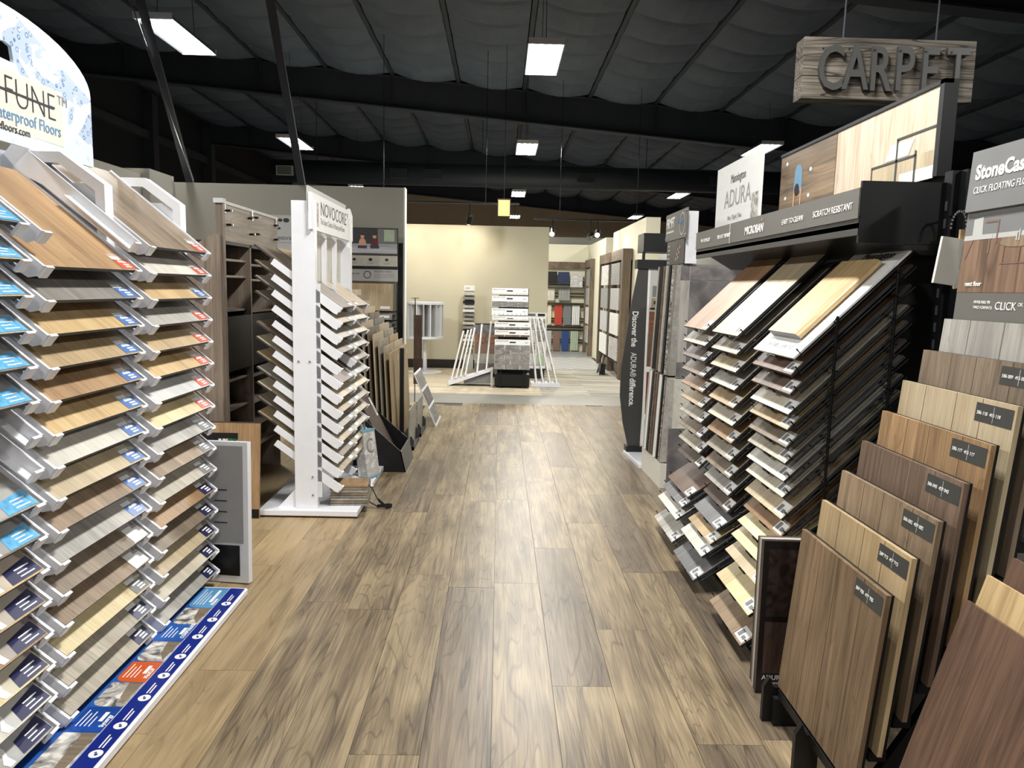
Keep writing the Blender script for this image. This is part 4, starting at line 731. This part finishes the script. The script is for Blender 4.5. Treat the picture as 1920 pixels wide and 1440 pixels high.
tag(sn.build('stair_nose', ['w_gold', 'mid_grey'], None, slopeR(1.15, 3.115, 1.25)), 'thick golden stair nose with rounded edge lying on the white sheet', 'stair nose')
# banner, white sign, hanging trim samples
bn = thing('photo_banner', 'large framed photo banner of child on wood floor above black rack', 'banner', faceR(1.70, 4.66, 1.97)); LB = 1.66
MB().box(0, LB, 0, .36, -.012, 0).build('banner_board', 'black', bn); MB().box(-.0, LB+.03, .352, .368, -.03, .006).build('top_rail', 'black_metal', bn); MB().box(LB, LB+.03, .002, .368, -.05, .006).build('end_post', 'black_metal', bn)
g = MB(); g.rect(.004, 0, .76, .35, .001, 0); g.rect(.765, 0, LB-.004, .35, .001, 1); g.rect(1.15, .0, LB-.004, .11, .0014, 2); g.rect(1.4, 0, LB-.004, .05, .0018, 3)
g.poly([(.22, .12), (.34, .12), (.33, .24), (.30, .27), (.25, .27), (.23, .24)], .002, 4); g.disc(.27, .13, .035, .003, 5, 14); g.poly([(.22, .0), (.24, .0), (.245, .13), (.225, .13)], .0025, 6); g.poly([(.32, .03), (.335, .03), (.34, .13), (.32, .13)], .0025, 6)
for (x, y) in ((.1, .3), (.1, .1), (.45, .22), (.44, .08)): g.disc(x, y, .018, .002, 3, 6, .012)
for (x0, y0, x1, y1) in ((1.15, 0, 1.16, .11), (1.15, .105, 1.52, .115), (1.36, 0, 1.375, .2), (1.36, .195, LB, .205), (1.51, 0, 1.525, .13)): g.rect(x0, y0, x1, y1, .003, 7)
g.poly([(1.27, .12), (1.46, .12), (1.50, .18), (1.31, .185)], .0025, 3)
g.build('photo_print', ['photo_rustic', 'photo_wood', 'w_sand', 'paper', 'shirt_blue', 'hair', 'skin', 'charcoal'], bn)
s = thing('brand_sign', 'white lettered sign board standing on the canopy of the black rack', 'sign', faceR(1.60, 5.68, 1.9)); MB().box(0, .97, 0, .50, -.01, 0).build('sign_board', 'paper', s); text('Mannington', .085, s, .5, .36, .001, 'ink', 'CENTER', .8); text('ADURA', .17, s, .5, .2, .001, 'ink_grey', 'CENTER'); text('Max | Rigid | Flex', .045, s, .46, .11, .001, 'ink_grey', 'CENTER'); MB().rect(.80, .07, .93, .24, .001).build('picture_print', 'photo_room', s)
for x in (.15, .82): MB().box(x-.01, x+.01, -.12, .0, -.012, -.002).build('mount', 'black_metal', s)
t = thing('trim_samples', 'cream moulding samples hung on bead chain from the black post', 'moulding samples', (1.64, 2.765, 1.72))
MB().tube([(.03, -.008, .09), (.06, .0, .1), (.085, .022, .1)], .004, 6).build('hook', 'black_metal', t)
MB().box(-.03, .05, -.022, -.008, -.17, .0).build('moulding', 'cream_white', t, Matrix.Rotation(.12, 4, 'Y')); MB().box(-.0, .075, -.007, .002, -.19, -.01).build('moulding', 'w_ivory', t, Matrix.Rotation(-.2, 4, 'Y')); MB().box(.04, .06, -.01, .0, -.05, .03).build('moulding', 'w_gold', t)
for k in range(14): a = PI*k/13; MB().cyl((.03+.028*math.cos(a), -.012, .03+.06*math.sin(a)), .0045, .008, 2, 8).build('bead', 'chrome', t)

# ================================================================== BOOK BOARDS, STEPPED STONE BOARDS, BROWN BOARDS
for k in range(5):
    y = 2.64+.024*k; mt = ('tile_black', 'w_espresso', 'light_grey', 'w_taupe', 'dark_grey')[k]
    o = tag(put('tall_book_board', MB().box(0, .30, 0, .59-.004*k, -.016, 0).mesh('b', [mt, 'light_grey']), None, frame((.995+.004*k, y, .0), (1, 0, .0), (.02, .04, 1))), f'{("glossy black panel board with small white lettering", "espresso panel board", "light grey panel board", "taupe panel board", "dark grey panel board")[k]} standing before the black wire rack', 'sample board', 'panel boards on the floor')
    if k == 0:
        text('ADURA', .026, o, .02, .055, .001, 'paper'); text('MANNINGTON', .011, o, .035, .038, .001, 'paper'); MB().rect(.02, .30, .28, .56, .001).build('door_print', 'photo_dark', o); MB().rect(.02, .08, .28, .28, .001).build('room_print', 'w_espresso', o)
ss = thing('step_stand', 'black stepped floor stand holding square stone-core floor boards', 'display stand', (1.2, 2.17, 0)); SSI = Matrix.Translation((-1.2, -2.17, 0))
bx_ = [1.0+.06*k for k in range(8)]
for y in (2.425, 1.93): MB().prism([(.985, 0), (1.62, 0), (1.62, .86), (1.50, .86), (1.05, .10), (.985, .10)], 1, y-.0, y+.025).build('side_frame', 'black', ss, SSI)
for y in (2.475, 2.19): MB().prism([(.955, 0), (1.03, 0), (1.03, .12), (.988, .13), (.975, .165), (.955, .13)], 1, y-.02, y).build('front_foot', 'black', ss, SSI)
for k in range(8): MB().box(bx_[k], bx_[k]+.05, 1.93, 2.44, .10+.1025*k, .13+.1025*k).build('step_shelf', 'black', ss, SSI)
kb = 'brown natural rust walnut honey sand taupe ash'.split(); lean = .083
codes = ['589 705  417 705', '589 713  417 713', '586 002  439 002', '586 043  439 043', '586 117  415 117', '586 118  415 118', '586 009  415 009', '586 001  415 001']
lt = MB().rect(0, 0, .155, .052, .0006, 0).rect(.076, .004, .078, .048, .001, 1).mesh('code_label', ['charcoal', 'light_grey'])
for k in range(8):
    z0 = .14+.1035*k; o = tag(put('stone_core_board', MB().box(0, .56, 0, .57, -.014, 0).mesh('b', ['w_'+kb[k]]), None, frame((bx_[k]+.001, 2.45, z0), (0, -1, 0), (lean, 0, 1))), f'{W[kb[k]]} square board, {ORD[k] if k else "lowest"} step of the black floor stand', 'sample board', 'boards on the black floor stand')
    MB().box(.0, .56, -.001, .571, -.022, -.0145).build('core', 'black', o); l_ = put('code_label', lt, o, (.395, .505, .0))
    text(codes[k], .014, l_, .008, .02, .0012, 'paper', sx=1.0)
    for q in range(1, 4): MB().rect(.14*q-.0008+.02*((k+q) % 2), .0, .14*q+.0008+.02*((k+q) % 2), .57, .0006).build('joint', 'w_umber' if kb[k] != 'walnut' else 'w_sand', o)
sg = thing('stone_sign', 'grey floating floor sign with chairs photo at top of stone board stand', 'sign', frame((1.495, 2.45, 1.40), (0, -1, 0), (.05, 0, 1))); WS = .56
MB().box(0, WS, .03, .385, -.012, 0).build('photo_board', 'sign_grey', sg); MB().box(0, WS, .375, .565, 0, .012).build('heading_board', 'mid_grey', sg)
text('StoneCast', .062, sg, .03, .475, .013, 'paper', bold=.002, sx=.95); text('CLICK FLOATING FLOOR OR', .03, sg, .03, .43, .013, 'paper', sx=.82)
g = MB(); g.rect(0, .12, WS, .29, .0008, 0); g.rect(0, .29, WS, .38, .0008, 1); g.rect(0, .285, WS, .30, .001, 2)
for (x, s_) in ((.04, 1), (.40, -1)):
    g.poly([(x, .285), (x+.10, .285), (x+.10, .30), (x, .30)], .0016, 2); g.poly([(x, .30), (x+.05, .30), (x+.045, .355), (x+.0, .35)], .0014, 2); g.rect(x+.06, .335, x+.125, .342, .002, 3); g.poly([(x, .285), (x+.01, .285), (x-.02, .225), (x-.025, .225)], .0018, 3); g.rect(x+.085, .24, x+.093, .285, .0018, 3); g.rect(x+.118, .27, x+.125, .34, .0018, 3)
g.disc(.265, .27, .085, .002, 4, 24, .016)
for x in (.2, .27, .33): g.rect(x, .205, x+.004, .262, .0018, 3)
g.rect(.19, .205, .34, .209, .0018, 3); g.rect(.25, .272, .256, .30, .003, 2); g.rect(.262, .272, .267, .305, .003, 2)
g.build('photo_print', ['photo_floor', 'mid_grey', 'light_grey', 'tile_brown', 'w_rust'], sg)
text('next floor', .02, sg, .04, .14, .002, 'paper', bold=.0005); text('AVAILABLE IN', .013, sg, .095, .085, .001, 'paper'); text('TWO FORMATS', .013, sg, .095, .068, .001, 'paper'); text('CLICK', .034, sg, .20, .068, .001, 'paper'); text('OR', .015, sg, .30, .08, .001, 'paper'); text('GLUE', .034, sg, .335, .068, .001, 'paper')
ps = thing('plant_poster', 'narrow poster with green leaves half hidden behind the grey floor sign', 'poster', faceR(1.64, 2.58, 1.72)); MB().box(0, .2, 0, .22, -.01, 0).build('poster_board', 'light_grey', ps)
for k in range(7): MB().disc(.03+.02*(k % 3), .05+.024*k, .028, .001+.0002*k, 0, 8, .014).build('leaf_print', 'green_leaf', ps)
MB().box(.08, .1, -1.72, 0, -.03, -.01).build('pole', 'black_metal', ps); MB().box(.05, .125, -1.72, -1.70, -.1, .06).build('pole_foot', 'black', ps)
s2 = thing('step_stand', 'black floor stand holding the dark brown boards nearest stone board stand', 'display stand', (1.2, 1.4, 0)); MB().box(-.1, .35, -.25, .33, 0, .06).build('base', 'black', s2); MB().box(.25, .35, -.25, .33, .06, .5).build('riser', 'black', s2)
for k, (X, z, key, nm) in enumerate(((1.175, .76, 'red', 'reddish brown board, foremost in the low stand'), (1.222, .825, 'gold', 'golden oak board behind the reddish brown one'), (1.281, .87, 'red', 'reddish brown board at the back of the low stand'))):
    ln = .70; tag(put('sample_board', MB().box(0, .56, 0, ln, -.012, 0).mesh('b', 'w_'+key), None, frame((X-.195, 1.75, z-ln*.963), (0, -1, 0), (.28, 0, 1))), nm, 'sample board', 'boards in the low stand')

# ================================================================== CARPET SIGN
cs = thing('timber_sign', 'weathered timber beam sign with dark metal letters hung from the roof', 'sign', faceC(1.735, 4.5, 2.64))
for k, (z0, z1, d) in enumerate(((0, .127, 0), (.128, .236, .002), (.237, .345, .0))): MB().box(0, 1.01, z0, z1, -.14, -.02+d).build('timber', 'barn', cs, bevel=.002, seg=1)
MB().box(.01, 1.0, .01, .335, -.13, -.03).build('timber_core', 'barn', cs)
for i, ch in enumerate('CARPET'):
    o = text(ch, .35, cs, .075+.15*i, .05+.004*(i % 2), .0, 'charcoal', sx=.64, ext=.012, name='letter', bold=.004); MB().cyl((.1+.15*i, .27, .012), .006, .004, 2, 8).build('screw', 'black', cs)
for x in (.25, .8): MB().tube([(x, .335, -.08), (x+.02, 2.75, -.08)], .005, 5).build('hanging_wire', 'roof_steel', cs)
